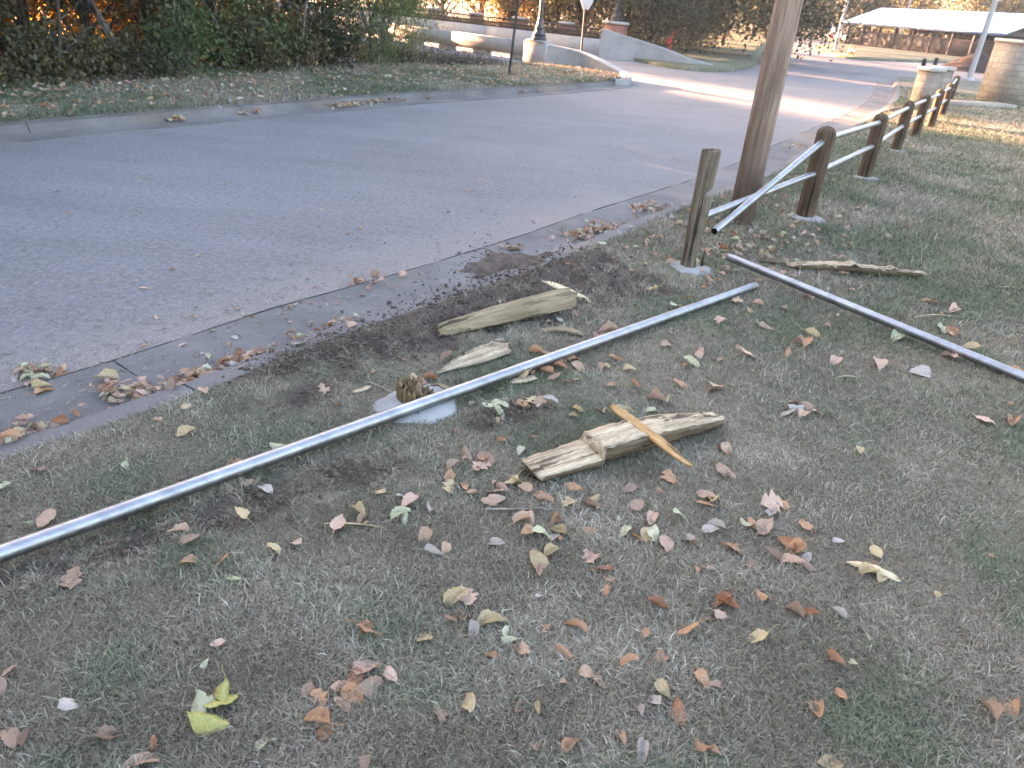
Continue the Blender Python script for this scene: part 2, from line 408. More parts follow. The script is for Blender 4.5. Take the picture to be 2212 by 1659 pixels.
# base terrain with the creek bed behind the thicket and under the bridge
BE = np.array([-.773, .634]); BN = np.array([.634, .773])       # along the bridge to the left, across it away from the camera
THK = smooth_pl([G(-900, 330), G(-400, 240), G(0, 188), G(220, 172), G(460, 158), G(810, 145), G(1000, 140), G(1075, 141)], 2)
def thk_side(xy):
    d = np.full(len(xy), 1e9); sg = np.zeros(len(xy))
    for a, b in zip(THK[:-1], THK[1:]):
        dd = seg_d(xy, a, b); v = b - a; c = v[0] * (xy[:, 1] - a[1]) - v[1] * (xy[:, 0] - a[0])
        m = dd < d; d = np.where(m, dd, d); sg = np.where(m, np.sign(c), sg)
    return d * sg                                                 # >0 beyond the thicket line
def build_terrain():
    g = np.concatenate([-np.geomspace(900, 30, 26), np.arange(-28, 50, 1.0), np.geomspace(51, 900, 26)])
    X, Y = np.meshgrid(g, g, indexing='ij'); x, y = X.ravel(), Y.ravel(); xy = np.stack([x, y], 1)
    d = thk_side(xy); z = np.full(len(x), -.24)
    bn = xy @ BN; be = xy @ BE
    left = (d > 0) & (be > 1.5)
    z = np.where(left, -.24 - np.clip(d / 4, 0, 1) * 1.6, z)
    z = np.where((bn > 27.2) & (bn < 36) & (be > 21) & (be < 34), -1.2, z)
    z += (fbm(x * .3, y * .3, 3) - .45) * .12
    n = len(g); idx = np.arange(n * n).reshape(n, n)
    F = np.stack([idx[:-1, :-1], idx[1:, :-1], idx[1:, 1:], idx[:-1, 1:]], -1).reshape(-1, 4)
    tag(link('terrain', npmesh('terrain', np.stack([x, y, z], 1), F, True, {'soil': (d > 0) * .45 * (be > 1)}), M['far']), kind='structure')
build_terrain()

# left kerb line, verge
LKB = [(-11.5, -2.0), (-8.6, 3.6)] + [tuple(G(x, y)) for x, y in [(0, 267), (220, 250), (460, 232), (553, 225), (810, 205), (981, 195), (1127, 188), (1298, 176)]] + [(1.98, 21.45), (2.12, 21.9)]
LK = smooth_pl(LKB, 2)
WB = [tuple(P(*p)[:2]) for p in [(1176, 139), (1250, 146), (1320, 161)]]
def build_verge():
    n = 90; A = pl_sample(LK, n)
    inner = smooth_pl([(-15, 1.0)] + [tuple(p) for p in THK] + [WB[0], WB[1], WB[2], (2.05, 21.9)], 1); B = pl_sample(inner, n)
    m = 26; V = []; so = []
    for i in range(n):
        for j in range(m + 1):
            t = j / m; p = A[i] * (1 - t) + B[i] * t
            if j == m and i < n * .72: p = p + (B[i] - A[i]) / (np.linalg.norm(B[i] - A[i]) + 1e-6) * 1.2
            z = min(t * 6, 1) * ((vnoise(p[0] * 2, p[1] * 2) - .5) * .06 + .05) - .01
            V.append((p[0], p[1], z)); so.append(.25 * max(0, t - .75) * 4 * (i < n * .7))
    idx = np.arange(n * (m + 1)).reshape(n, m + 1)
    F = np.stack([idx[:-1, :-1], idx[1:, :-1], idx[1:, 1:], idx[:-1, 1:]], -1).reshape(-1, 4)
    tag(link('verge', npmesh('verge', V, F, True, {'soil': so}), M['verge']), kind='structure')
    return A, B
VA, VB = build_verge()

# road sheet
def build_road():
    xs = np.concatenate([np.arange(-26, -9, 1.0), np.arange(-9, 12, .22), np.arange(12, 42, 1.5), np.geomspace(42, 120, 14)])
    ys = np.concatenate([np.arange(-14, 0, 1.0), np.arange(0, 26, .22), np.arange(26, 60, 1.5), np.geomspace(60, 240, 16)])
    X, Y = np.meshgrid(xs, ys, indexing='ij'); xy = np.stack([X.ravel(), Y.ravel()], 1)
    s = xy @ U; t = xy @ N_; d = kerb_t(s) - .78 - t                    # metres left of the right gutter
    e = np.clip(1 - d / (.55 + .5 * fbm(xy[:, 0] * .8, xy[:, 1] * .8, 2)), 0, 1) * (s < 7.5) + .35 * np.clip(1 - d / .3, 0, 1) * (s >= 7.5)
    z = np.full(len(xy), ROADZ - .004)
    bn = xy @ BN; be = xy @ BE
    ds = thk_side(xy)
    ok = ~(((be > 17) & (bn < 19.3) & (ds > -1.0)) | ((be > 2) & (bn < 18) & (ds > .6)) | ((be > 20) & (bn > 27.2) & (bn < 40)))      # the street and the bridge deck, not the creek
    idx = np.arange(len(xy)).reshape(X.shape)
    F = np.stack([idx[:-1, :-1], idx[1:, :-1], idx[1:, 1:], idx[:-1, 1:]], -1).reshape(-1, 4)
    F = F[ok[F].all(1)]
    # drop everything left of the far side of the street's left kerb line
    me = npmesh('road', np.stack([xy[:, 0], xy[:, 1], z], 1), F, False, {'edge': np.clip(e, 0, 1)})
    tag(link('road', me, M['asphalt']), kind='structure')
build_road()
# deck of the bridge further left
mb = MB(); c0 = BE * 22 + BN * 23.2; mb.box((c0[0], c0[1], ROADZ - .16), (44, 7.6, .3), math.atan2(BE[1], BE[0]))
tag(mb.build('bridge_road', M['asphalt']), kind='structure')
npm = bpy.data.objects['bridge_road'].data; npm.attributes.new('edge', 'FLOAT', 'POINT')

# far grass beyond the side road (behind the wing wall) and in front of the shelter
def patch(name, pts, z, mat, soil=0.0, thick=None):
    pts = smooth_pl(list(pts) + [pts[0]], 2)[:-1]; n = len(pts); c = pts.mean(0)
    V = [(p[0], p[1], z) for p in pts] + [(c[0] + (p[0] - c[0]) * .9, c[1] + (p[1] - c[1]) * .9, z + .06) for p in pts] + [(p[0], p[1], z - .2) for p in pts]
    F = [[i, (i + 1) % n, n + (i + 1) % n, n + i] for i in range(n)] + [[2 * n + i, 2 * n + (i + 1) % n, (i + 1) % n, i] for i in range(n)]
    mb = MB().add(V, F); mb.F.setdefault(n, []).append(np.arange(n, 2 * n))
    o = mb.build(name, mat); o.data.attributes.new('soil', 'FLOAT', 'POINT')
    return tag(o, kind='structure')
patch('far_grass', [P(1310, 112)[:2], P(1440, 139)[:2], P(1500, 146)[:2], P(1570, 149)[:2], P(1632, 140)[:2], P(1655, 108)[:2], P(1668, 90)[:2], P(1720, 83)[:2], P(1757, 76)[:2], (60, 240), (-10, 200), (-6, 45)], -.02, M['far'])
patch('island_grass', [P(1764, 99)[:2], P(1775, 107)[:2], P(1795, 117)[:2], P(1832, 124)[:2], P(1931, 129)[:2], P(2056, 133)[:2], P(2160, 142)[:2], P(2300, 154)[:2], (110, 95), (110, 170), (52, 170), P(1822, 89)[:2]], -.02, M['far'])

# ------------------------------------------------------------------ kerbs
def kerb(name, line, left, prof, seg=3.05, gap=.012):
    L = pl_sample(line, 400); d = np.r_[0, np.cumsum(np.linalg.norm(np.diff(L, axis=0), axis=1))]
    mb = MB(); s0 = 0.0
    while s0 < d[-1] - .2:
        s1 = min(s0 + seg, d[-1]); k = 7
        ss = np.linspace(s0 + gap / 2, s1 - gap / 2, k); V = []
        for q in ss:
            p = np.array([np.interp(q, d, L[:, 0]), np.interp(q, d, L[:, 1])]); e = .02
            p2 = np.array([np.interp(min(q + .05, d[-1]), d, L[:, 0]), np.interp(min(q + .05, d[-1]), d, L[:, 1])]); p1 = np.array([np.interp(max(q - .05, 0), d, L[:, 0]), np.interp(max(q - .05, 0), d, L[:, 1])])
            t = (p2 - p1) / np.linalg.norm(p2 - p1); nn = np.array([-t[1], t[0]]) * left
            for o, z in prof: V.append((*(p + nn * o), z + (random.random() - .5) * .004))
        m = len(prof)
        F = [[i * m + j, i * m + j + 1, (i + 1) * m + j + 1, (i + 1) * m + j] for i in range(k - 1) for j in range(m - 1)]
        F += [list(range(m)), [(k - 1) * m + j for j in range(m)][::-1]]
        mb.add(V, F); s0 = s1
    o = mb.build(name, M['kerb'], smooth=True, autosm=35); return tag(o, kind='structure')
kerb('kerb', KR[(KR @ U) < 36], 1, [(-.02, -.2), (-.02, -.012), (0, -.006), (.13, -.012), (.17, -.03), (.20, -.10), (.23, -.135), (.45, -.132), (.78, -.118), (.79, -.2)])
kerb('gutter', LK, -1, [(-.17, -.25), (-.17, -.012), (-.15, .004), (-.03, .002), (.025, -.03), (.05, -.112), (.1, -.13), (.44, -.12), (.45, -.25)])

def seam():
    L = pl_sample(KR[(KR @ U) < 36], 700); T = np.gradient(L, axis=0); T /= np.linalg.norm(T, axis=1)[:, None]; Nn = np.stack([-T[:, 1], T[:, 0]], 1); rg = np.random.default_rng(2)
    s_ = L @ U; w2 = np.clip((fbm(s_ * 2.2, s_ * 0, 3) - .42) * .08, .0004, .03); c = .795 + (fbm(s_ * 1.3 + 5, s_ * 0 + 2, 3) - .45) * .03
    V = np.concatenate([np.c_[L + Nn * (c - w2)[:, None], np.full(700, -.1165)], np.c_[L + Nn * (c + w2)[:, None], np.full(700, -.1315)]]); i = np.arange(699)
    tag(link('gutter_seam', npmesh('gutter_seam', V, np.stack([i, i + 1, i + 701, i + 700], 1)), M['crack']), kind='structure')
seam()

# ------------------------------------------------------------------ bridge
def wall_strip(mb, pts, tops, bots, th):
    """vertical wall following pts, thickened to the left of travel"""
    pts = np.asarray(pts, float); n = len(pts); T = np.gradient(pts, axis=0); T /= np.linalg.norm(T, axis=1)[:, None]; Nn = np.stack([-T[:, 1], T[:, 0]], 1)
    V = []
    for i in range(n):
        a, b = pts[i], pts[i] + Nn[i] * th; bv = .03
        ta = a + Nn[i] * bv; tb = b - Nn[i] * bv
        V += [(a[0], a[1], bots[i]), (a[0], a[1], tops[i] - bv), (ta[0], ta[1], tops[i]), (tb[0], tb[1], tops[i]), (b[0], b[1], tops[i] - bv), (b[0], b[1], bots[i])]
    F = [[i * 6 + j, (i + 1) * 6 + j, (i + 1) * 6 + (j + 1) % 6, i * 6 + (j + 1) % 6] for i in range(n - 1) for j in range(6)]
    F += [[0, 1, 2, 3, 4, 5], [(n - 1) * 6 + j for j in range(6)][::-1]]
    mb.add(V, F)
W0 = np.array([.15, 25.05])
bw = empty('bridge_parapet', (W0[0], W0[1], 0), 'near grey concrete bridge wall with drain slots and a curved low end', 'bridge wall')
def loc2(v): return [(p[0] - W0[0], p[1] - W0[1], *p[2:]) for p in v]
mb = MB(); cp = [tuple(W0 - BE * -.0), WB[1], WB[2], (2.35, 22.9), (2.32, 22.1), (1.9, 21.75)]
cps = pl_sample(smooth_pl(cp, 3), 24); tt = np.linspace(0, 1, 24)
tops = np.interp(tt, [0, .25, .5, .7, .85, 1], [.59, .46, .27, .14, .06, .02])
wall_strip(mb, loc2(cps), tops, np.full(24, -.3), .26)
mb.build('curved_end', M['conc'], bw, smooth=True, autosm=40)
# straight part: top panels, posts between the slots and the lower beam
ang = math.atan2(BE[1], BE[0])
def along(t, o, z): q = BE * t + BN * o; return (q[0], q[1], z)
L_ = 26.0; seg = 3.3; t0 = .9
mb = MB(); k = 0
while t0 + k * seg < L_:
    a = t0 + k * seg; mb.box(along(a + seg / 2, .13, .375), (seg - .015, .26, .43), ang, .015); k += 1
mb.build('parapet_panel', M['conc'], bw)
for a in np.arange(t0, L_, 1.65): MB().box(along(a + .28, .14, .085), (.62, .24, .149), ang).build('slot_pier', M['conc'], bw)
mb = MB(); mb.box(along(t0 + (L_ - t0) / 2, .15, -.24), (L_ - t0, .28, .5), ang, .01); mb.build('lower_beam', M['conc'], bw)
mb = MB(); mb.box(along(t0 + (L_ - t0) / 2, .2, -.95), (L_ - t0, .3, .92), ang, .01); mb.build('deck_edge', M['conc'], bw)
mb = MB(); mb.box(along(.42, .10, .22), (.92, .36, .78), ang, .03); mb.box(along(.42, .10, .63), (.72, .44, .05), ang, .02)
mb.build('lamp_pedestal', M['conc'], bw)

F0 = np.array([2.37, 33.1])
fwl = empty('far_parapet', (F0[0], F0[1], 0), 'far concrete bridge wall below the black iron railing', 'bridge wall')
def falong(t, o, z): q = BE * t + BN * o; return (q[0], q[1], z)
mb = MB()
for k in range(10): mb.box(falong(3.2 * k + 1.6, .15, .215), (3.185, .3, .69), ang, .015)
mb.build('wall_panel', M['conc'], fwl)
mb = MB()
for k in range(10): mb.box(falong(3.2 * k + 1.6, .15, -.20), (3.2, .4, .12), ang, .01)
mb.build('base_step', M['conc'], fwl)
# wing wall sloping away to the right
ww = empty('wing_wall', (F0[0], F0[1], 0), 'smooth concrete wing wall sloping down to the side street', 'wall')
wp = smooth_pl([(0, 0), tuple(P(1401, 133, -.1)[:2] - F0), tuple(P(1480, 143, -.1)[:2] - F0), tuple(P(1540, 147, -.1)[:2] - F0)], 3); wp = pl_sample(wp, 30)
mb = MB(); tops = np.interp(np.linspace(0, 1, 30), [0, .25, .5, .75, 1], [.97, .74, .49, .22, .03]); wall_strip(mb, wp, tops, np.full(30, -.3), .3)
mb.build('wall_face', M['conc'], ww, smooth=True, autosm=40)

# railing and brick pillars on the far wall
def wall_t(px):
    best = min(np.linspace(-1, 32, 3301), key=lambda t: abs(proj((F0[0] + BE[0] * t, F0[1] + BE[1] * t, .8))[0] - px)); return best
rail = empty('iron_railing', (F0[0], F0[1], .56), 'black iron picket railing along the top of the far bridge wall', 'railing')
mb = MB()
for z in (.03, .20, .36): mb.box(falong(15, .05, z), (29.6, .05, .045), ang)
mb.build('rail', M['iron'], rail)
mb = MB()
for t in np.arange(.2, 29.8, .115): mb.box(falong(t, .05, .21), (.03, .03, .46), ang); mb.box(falong(t + .0575, .05, .115), (.026, .026, .17), ang)
tag(mb.build('pickets', M['iron'], rail), kind='stuff')
labs = ['brick pillar nearest the end pillar on the far bridge wall', 'brick pillar between the two sign posts on the far bridge wall', 'brick pillar left of the nearer sign post on the far bridge wall', 'brick pillar just right of the feathery green tree on the bridge', 'brick pillar half hidden by the feathery green tree']
for px, lb in zip((1213, 1113, 1018, 927, 850), labs):
    t = wall_t(px); q = F0 + BE * t + BN * .32
    e = empty('brick_pillar', (q[0], q[1], .56), lb, 'pillar', 'brick pillars along the bridge railing', ang)
    MB().box((0, 0, .2), (.46, .4, .44)).build('brick_shaft', M['brick'], e); MB().box((0, 0, .46), (.56, .5, .08), 0, .02).build('stone_cap', M['cap'], e)
q = F0 + BE * -.1 + BN * .78
e = empty('brick_pillar', (q[0], q[1], .2), 'larger brick end pillar carrying a lamp beside the wing wall', 'pillar', 'brick pillars along the bridge railing', ang)
MB().box((0, 0, .45), (.7, .7, 1.0)).build('brick_shaft', M['brick'], e); MB().box((0, 0, 1.0), (.84, .84, .10), 0, .03).build('stone_cap', M['cap'], e)
def lamp(loc, h, lb):
    e = empty('street_lamp', loc, lb, 'street lamp', 'black lamps on the bridge')
    MB().lathe([(.24, 0), (.24, .06), (.2, .1), (.21, .16), (.15, .24), (.13, .3), (.15, .34), (.11, .42), (.085, .55), (.09, .58), (.07, .62)], 20).build('lamp_base', M['lampmetal'], e, smooth=True, autosm=40)
    MB().lathe([(.066, .6), (.055, h)], 16).build('lamp_pole', M['lampmetal'], e, smooth=True, autosm=40)
    MB().lathe([(.08, h), (.2, h + .1), (.24, h + .5), (.26, h + .55), (.1, h + .75), (.02, h + .9)], 16).build('lantern', M['lampmetal'], e, smooth=True, autosm=40)
q = W0 + BE * .42 + BN * .12; lamp((q[0], q[1], .655), 3.3, 'black street lamp on the concrete pedestal of the near bridge wall')
q = F0 + BE * -.1 + BN * .78; lamp((q[0], q[1], 1.25), 3.0, 'black street lamp standing on the brick end pillar')

# ------------------------------------------------------------------ signs on the verge
def sign(base, lean, lb, plate):
    b = P(*base); e = empty('road_sign', (b[0], b[1], 0), lb, 'road sign', 'road signs on the verge')
    MB().tube([(0, 0, -.2), (lean[0], lean[1], 2.9)], [.03, .03], 8).build('sign_post', M['signpost'], e, smooth=True, autosm=40)
    k = 8 if plate == 'oct' else 4; r = .4 if k == 8 else .38; rz = R(58) if k == 8 else R(50); mb = MB(); V = []
    cz = 1.98 if k == 8 else 2.16
    cx, cy = lean[0] * cz / 2.9, lean[1] * cz / 2.9
    for yy in (-.012, .012):
        for i in range(k):
            a = 2 * math.pi * (i + .5) / k; lx = r * math.cos(a); lz = r * math.sin(a) * (1.25 if k == 4 else 1); ly = yy - .045
            V.append((cx + lx * math.cos(rz) - ly * math.sin(rz), cy + lx * math.sin(rz) + ly * math.cos(rz), cz + lz))
    mb.add(V, [list(range(k)), list(range(k, 2 * k))[::-1]] + [[i, k + i, k + (i + 1) % k, (i + 1) % k] for i in range(k)])
    mb.build('sign_plate', M['signback'], e)
sign((1098, 166), (.17, 0), 'nearer leaning dark sign post on the grassy verge', 'rect')
sign((1253, 146), (-.08, 0), 'farther sign post with the grey back of an octagonal plate', 'oct')

# ------------------------------------------------------------------ fence posts, stump, utility pole
def footing(parent, r, seed, hz=.03, off=(0, 0), name='concrete_footing', hole=.09):
    rg = np.random.default_rng(seed); n = 40; V = []; F = []
    ph = rg.random(6) * 6.28
    rr = lambda a: r * (1 + .10 * math.sin(2 * a + ph[0]) + .07 * math.sin(3 * a + ph[1]) + .04 * math.sin(7 * a + ph[2]))
    prof = [(1.0, -.06), (.98, .004), (.9, .012), (.7, .02), (.45, .028), (.34, .027)]
    for f, z in prof:
        for i in range(n):
            a = 6.2832 * i / n; V.append((off[0] * f + rr(a) * f * math.cos(a), off[1] * f + rr(a) * f * math.sin(a), z * hz / .03 + rg.normal() * .0015))
    for j in range(len(prof) - 1):
        for i in range(n): F.append([j * n + i, j * n + (i + 1) % n, (j + 1) * n + (i + 1) % n, (j + 1) * n + i])
    F.append([(len(prof) - 1) * n + i for i in range(n)])
    return MB().add(V, F).build(name, M['foot'], parent, smooth=True)

def post_mesh(h, r, rg, dome=True):
    n = 28; V = []; F = []; zs = list(np.linspace(-.15, h - r * .8, 22)) + [h - r * .8 + r * .8 * math.sin(a) for a in np.linspace(.2, 1.5, 7)]
    jit = rg.normal(0, .004, n)
    for k, z in enumerate(zs):
        rr = r if z <= h - r * .8 else r * math.sqrt(max(0.02, 1 - ((z - (h - r * .8)) / (r * .8)) ** 2))
        for i in range(n):
            a = 6.2832 * i / n; q = rr * (1 + jit[i] / r * .6 + .01 * math.sin(3 * a + z * 4)); V.append((q * math.cos(a), q * math.sin(a), z))
    for j in range(len(zs) - 1):
        for i in range(n): F.append([j * n + i, j * n + (i + 1) % n, (j + 1) * n + (i + 1) % n, (j + 1) * n + i])
    F.append([(len(zs) - 1) * n + i for i in range(n)])
    return MB().add(V, F)
POSTS = [((1737, 472), .87, .088, 'nearest intact round post, with the loose rail end in its upper hole'), ((1866, 385), .80, .085, 'second intact round post of the leaning row, on a pale footing'),
         ((1934, 326), .77, .083, 'third intact round post in front of the low stone pillar'), ((1975, 295), .75, .083, 'fourth intact round post, half lit orange by the low sun'),
         ((2008, 274), .74, .083, 'fifth intact round post with a sunlit top'), ((2033, 250), .74, .083, 'sixth intact round post glowing orange in the sun strip'), ((2050, 222), .74, .083, 'last round post, at the far end of the row')]
PB = []
for i, (px, h, r, lb) in enumerate(POSTS):
    b = P(*px); gz = ground_z(b[0], b[1]); PB.append((b[0], b[1], gz, h))
    e = empty('fence_post', (b[0], b[1], gz), lb, 'fence post', 'wooden posts of the pipe fence')
    post_mesh(h, r, np.random.default_rng(50 + i)).build('post_shaft', M['post'], e, smooth=True, autosm=50)
    if i < 3: footing(e, (.175, .165, .155)[i], 70 + i, .025, (.02, -.02))
# snapped but standing post
b = P(1487, 583); gz = ground_z(b[0], b[1]); BP = (b[0], b[1], gz)
e = empty('broken_fence_post', (b[0], b[1], gz), 'standing fence post with its right side split away and a notch', 'fence post')
vdir = math.atan2(b[1], b[0])                                              # away from the viewer
def split_post():
    n = 36; R0 = .068; h = .875; V = []; F = []; zs = np.concatenate([np.linspace(-.1, .05, 5), np.linspace(.06, .50, 30), np.linspace(.505, .60, 14), np.linspace(.61, h, 16)])
    phi = vdir - R(82)                                                     # split faces the viewer's right
    rg = np.random.default_rng(5)
    def cut(z):
        if z < .04: return .09
        if z < .30: return .035 + .0 * z
        if z < .315: return .035 + (z - .30) / .015 * .03
        if z < .535: return .062 + (.02 if z > .48 else 0) * (z - .48) / .055
        if z < .60: return .012 + .05 * ((z - .565) / .035) ** 2 * .6
        return .052 + .03 * (z - .6) / .27
    for z in zs:
        ztop = 0
        for i in range(n):
            a = 6.2832 * i / n; c = math.cos(a - phi); rr = R0 * (1 + .012 * math.sin(5 * a))
            if c > .05: rr = min(rr, (cut(z) + .004 * math.sin(z * 60 + i)) / c)
            zz = z
            if z > h - .001: zz = z - .035 * (1 - math.cos(a - phi + .3)) + rg.normal() * .006; rr *= .8
            V.append((rr * math.cos(a), rr * math.sin(a), zz))
    m = len(zs)
    for j in range(m - 1):
        for i in range(n): F.append([j * n + i, j * n + (i + 1) % n, (j + 1) * n + (i + 1) % n, (j + 1) * n + i])
    V.append((0, 0, h - .005)); F += [[(m - 1) * n + i, (m - 1) * n + (i + 1) % n, m * n] for i in range(n)]
    return MB().add(V, F)
o = split_post().build('post_shaft', M['postbroken'], e, smooth=True, autosm=28); o.data.materials.append(M['splitface'])
o.data.polygons.foreach_set('material_index', [1 if math.cos(math.atan2(p.normal.y, p.normal.x) - (vdir - R(82))) > .93 and abs(p.normal.z) < .5 and p.center.xy.length < .07 else 0 for p in o.data.polygons])
footing(e, .155, 81, .022, (.01, -.02))
MB().add([(.0, 0, 0), (.02, .005, 0), (.018, .016, 0), (0, .012, 0), (.006, .004, .11), (.014, .008, .14)], [[0, 1, 5, 4], [1, 2, 5], [2, 3, 4, 5], [3, 0, 4], [3, 2, 1, 0]]).build('splinter', M['stumpw'], e, (.082 * math.cos(vdir - R(80)), .082 * math.sin(vdir - R(80)), .02))

# stump
b = P(895, 872); gz = ground_z(b[0], b[1]); ST = (b[0], b[1], gz)
e = empty('post_stump', (b[0], b[1], gz), 'snapped post stump with a jagged top in a cracked pale footing', 'stump')
def stump():
    n = 44; V = []; F = []; rg = np.random.default_rng(11); R0 = .085; top = []
    vx = np.array([1.0, 0.05]) 
    for i in range(n):
        a = 6.2832 * i / n; x = math.cos(a)
        hgt = .092 + .012 * math.sin(4 * a) + (.018 if i % 5 == 0 else 0) + rg.normal() * .012
        if x > .25: hgt = .04 + .022 * (i % 3 == 0) + rg.normal() * .01
        top.append(hgt)
    rings = [-.06, .0, .25, .5, .75, 1.0]
    for f in rings:
        for i in range(n):
            a = 6.2832 * i / n; rr = R0 * (1 + .03 * math.sin(3 * a + 1) + .02 * rg.normal()); z = -.06 if f < 0 else top[i] * f
            V.append((rr * math.cos(a), rr * math.sin(a), z))
    for q in (.72, .45, .2):
        for i in range(n):
            a = 6.2832 * i / n; x = q * math.cos(a)
            z = (.082 if x < .2 else .035) + rg.normal() * .018; V.append((R0 * q * math.cos(a), R0 * q * math.sin(a), z))
    m = len(rings) + 3
    for j in range(m - 1):
        for i in range(n): F.append([j * n + i, j * n + (i + 1) % n, (j + 1) * n + (i + 1) % n, (j + 1) * n + i])
    F.append([(m - 1) * n + i for i in range(n)])
    return MB().add(V, F)
stump().build('stump_wood', M['stumpw'], e)
footing(e, .19, 93, .030, (.02, -.03))
for sgn, pts in ((1, [(.035, -.085), (.04, -.11), (.036, -.135), (.043, -.155)]), (1, [(-.03, -.09), (-.022, -.115), (-.032, -.135), (-.02, -.165)])):
    V = []; w_ = [.0035, .003, .0035, .001]
    for (x, y), ww_ in zip(pts, w_): zz = .0325 - max(0, math.hypot(x, y) - .09) * .13; V += [(x - ww_, y, zz), (x + ww_, y, zz)]
    MB().add(V, [[2 * i, 2 * i + 1, 2 * i + 3, 2 * i + 2] for i in range(3)]).build('footing_crack', M['inner'], e)
# utility pole
b = P(1598, 482); gz = ground_z(b[0], b[1])
UPV = []
e = empty('utility_pole', (b[0], b[1], gz), 'tall weathered wooden utility pole with a dark stained base', 'utility pole')
mb = MB(); n = 36; V = []; F = []; zs = np.concatenate([np.linspace(-.1, 2.2, 40), np.linspace(2.5, 9.5, 20)]); rg = np.random.default_rng(4); jj = rg.normal(0, .012, n)
for z in zs:
    r0 = .118 - .004 * z
    for i in range(n): a = 6.2832 * i / n; rr = r0 * (1 + jj[i] + .012 * math.sin(2 * a + z)); V.append((rr * math.cos(a), rr * math.sin(a), z))
for j in range(len(zs) - 1):
    for i in range(n): F.append([j * n + i, j * n + (i + 1) % n, (j + 1) * n + (i + 1) % n, (j + 1) * n + i])
F.append([(len(zs) - 1) * n + i for i in range(n)])
mb.add(V, F).build('pole_shaft', M['pole'], e, smooth=True)

# ------------------------------------------------------------------ pipes
def pipe(name, pts, r, lb, group=None, n=22, cat='fence rail'):
    pts = np.asarray(pts, float); o = pts[0].copy(); q = pts - o; m = len(q); mb = MB()
    V1, F1 = tube(q, r, n, False); ri = r * .9
    d0 = (q[1] - q[0]) / np.linalg.norm(q[1] - q[0]); d1 = (q[-1] - q[-2]) / np.linalg.norm(q[-1] - q[-2])
    e = empty(name, o, lb, cat, group)
    mb.add(V1, F1)
    for k, base_ in ((0, 0), (m - 1, (m - 1) * n)):                          # annular rims
        c = q[k]; ring = V1[base_:base_ + n]; inn = c + (ring - c) * .9
        mb.add(np.concatenate([ring, inn]), [[i, (i + 1) % n, n + (i + 1) % n, n + i] for i in range(n)])
    mb.build('pipe_wall', M['galv'], e, smooth=True, autosm=40)
    mi = MB(); V2, F2 = tube(q, ri, n, False); mi.add(V2, F2); mi.build('pipe_bore', M['inner'], e, smooth=True)
    return e
# pipes lying on the grass
a = P(1632, 617, .035); c = P(0, 1196, .075); d = (c - a) / np.linalg.norm(c - a)
pipe('steel_pipe', [a, a + d * 1.5, a + d * 3.0, a + d * 4.6, a + d * 6.35], .0285, 'long galvanised pipe lying on the lawn past the stump to the left edge', 'loose pipes on the lawn', cat='pipe')
a = P(1574, 555, .13); c = P(2212, 816, .04); d = (c - a) / np.linalg.norm(c - a)
pipe('steel_pipe', [a, a + d * 1.2, a + d * 2.4, a + d * 3.6, a + d * 6.35], .0285, 'galvanised pipe with a raised end slanting off the right edge', 'loose pipes on the lawn', cat='pipe')
# rails on the posts
def pp(i, f): return np.array([PB[i][0], PB[i][1], PB[i][2] + PB[i][3] * f])
lo = .50; hi = .855
dd = (pp(1, lo) - pp(0, lo)); dd /= np.linalg.norm(dd)
front = P(1504, 474, .33)
pipe('fence_rail', [front, front * .5 + pp(0, lo) * .5, pp(0, lo) - dd * .05], .0285, 'lower rail from the broken post to the nearest intact post', 'galvanised rails of the fence')
endp = pp(0, .85) + dd * -.02; tip = P(1543, 500, .23)
pipe('fence_rail', [tip, tip * .5 + endp * .5, endp], .0285, 'loose upper rail drooping from the nearest intact post toward the grass', 'galvanised rails of the fence')
pipe('fence_rail', [pp(i, .86) for i in range(7)], .0285, 'upper rail running through the row of intact posts', 'galvanised rails of the fence')
pipe('fence_rail', [pp(i, .50) for i in range(7)], .0285, 'lower rail running through the row of intact posts', 'galvanised rails of the fence')

# ------------------------------------------------------------------ broken wood
def loft(sections, seed=0, jit=.0, cap=True):
    """sections: list of (x, [(y,z)..])"""
    rg = np.random.default_rng(seed); m = len(sections[0][1]); V = []; F = []
    for x, ring in sections:
        for y, z in ring: V.append((x + rg.normal() * jit * 2.0, y + rg.normal() * jit, z + rg.normal() * jit))
    for i in range(len(sections) - 1):
        for j in range(m): F.append([i * m + j, i * m + (j + 1) % m, (i + 1) * m + (j + 1) % m, (i + 1) * m + j])
    n_ = len(sections); xs = [q[0] for q in sections]; Lx = xs[-1] - xs[0]
    if jit > 0 and Lx > .25:                                     # torn fibres: the end sections break off unevenly
        for j in range(m):
            e0, e1 = rg.normal() * .010, rg.normal() * .016
            for k in range(3):
                for i_, e_ in ((k, -abs(e0)), (n_ - 1 - k, abs(e1))):
                    x, y, z = V[i_ * m + j]; V[i_ * m + j] = (x + e_ * (1 - k * .33) * 1.6, y, z)
    if cap: F += [list(range(m))[::-1], [(len(sections) - 1) * m + j for j in range(m)]]
    return MB().add(V, F)
def resample(keys, n):
    xs = [k[0] for k in keys]; X = sorted(set(list(np.linspace(xs[0], xs[-1], n)) + xs))
    return [(x, [float(np.interp(x, xs, [k[j] for k in keys])) for j in range(1, len(keys[0]))]) for x in X]
def frame(o, A, B, lift=0.0):
    """object origin at A, local x towards B"""
    A = np.array(A, float); B = np.array(B, float); x = (B - A); L = np.linalg.norm(x); x /= L
    y = np.cross([0, 0, 1.0], x); y /= np.linalg.norm(y); z = np.cross(x, y)
    o.matrix_world = Matrix(((x[0], y[0], z[0], A[0]), (x[1], y[1], z[1], A[1]), (x[2], y[2], z[2], A[2] + lift), (0, 0, 0, 1)))
    return L
def gpt(x, y, z=0.0):
    q = P(x, y, z); return np.array([q[0], q[1], z + ground_z(q[0], q[1])])

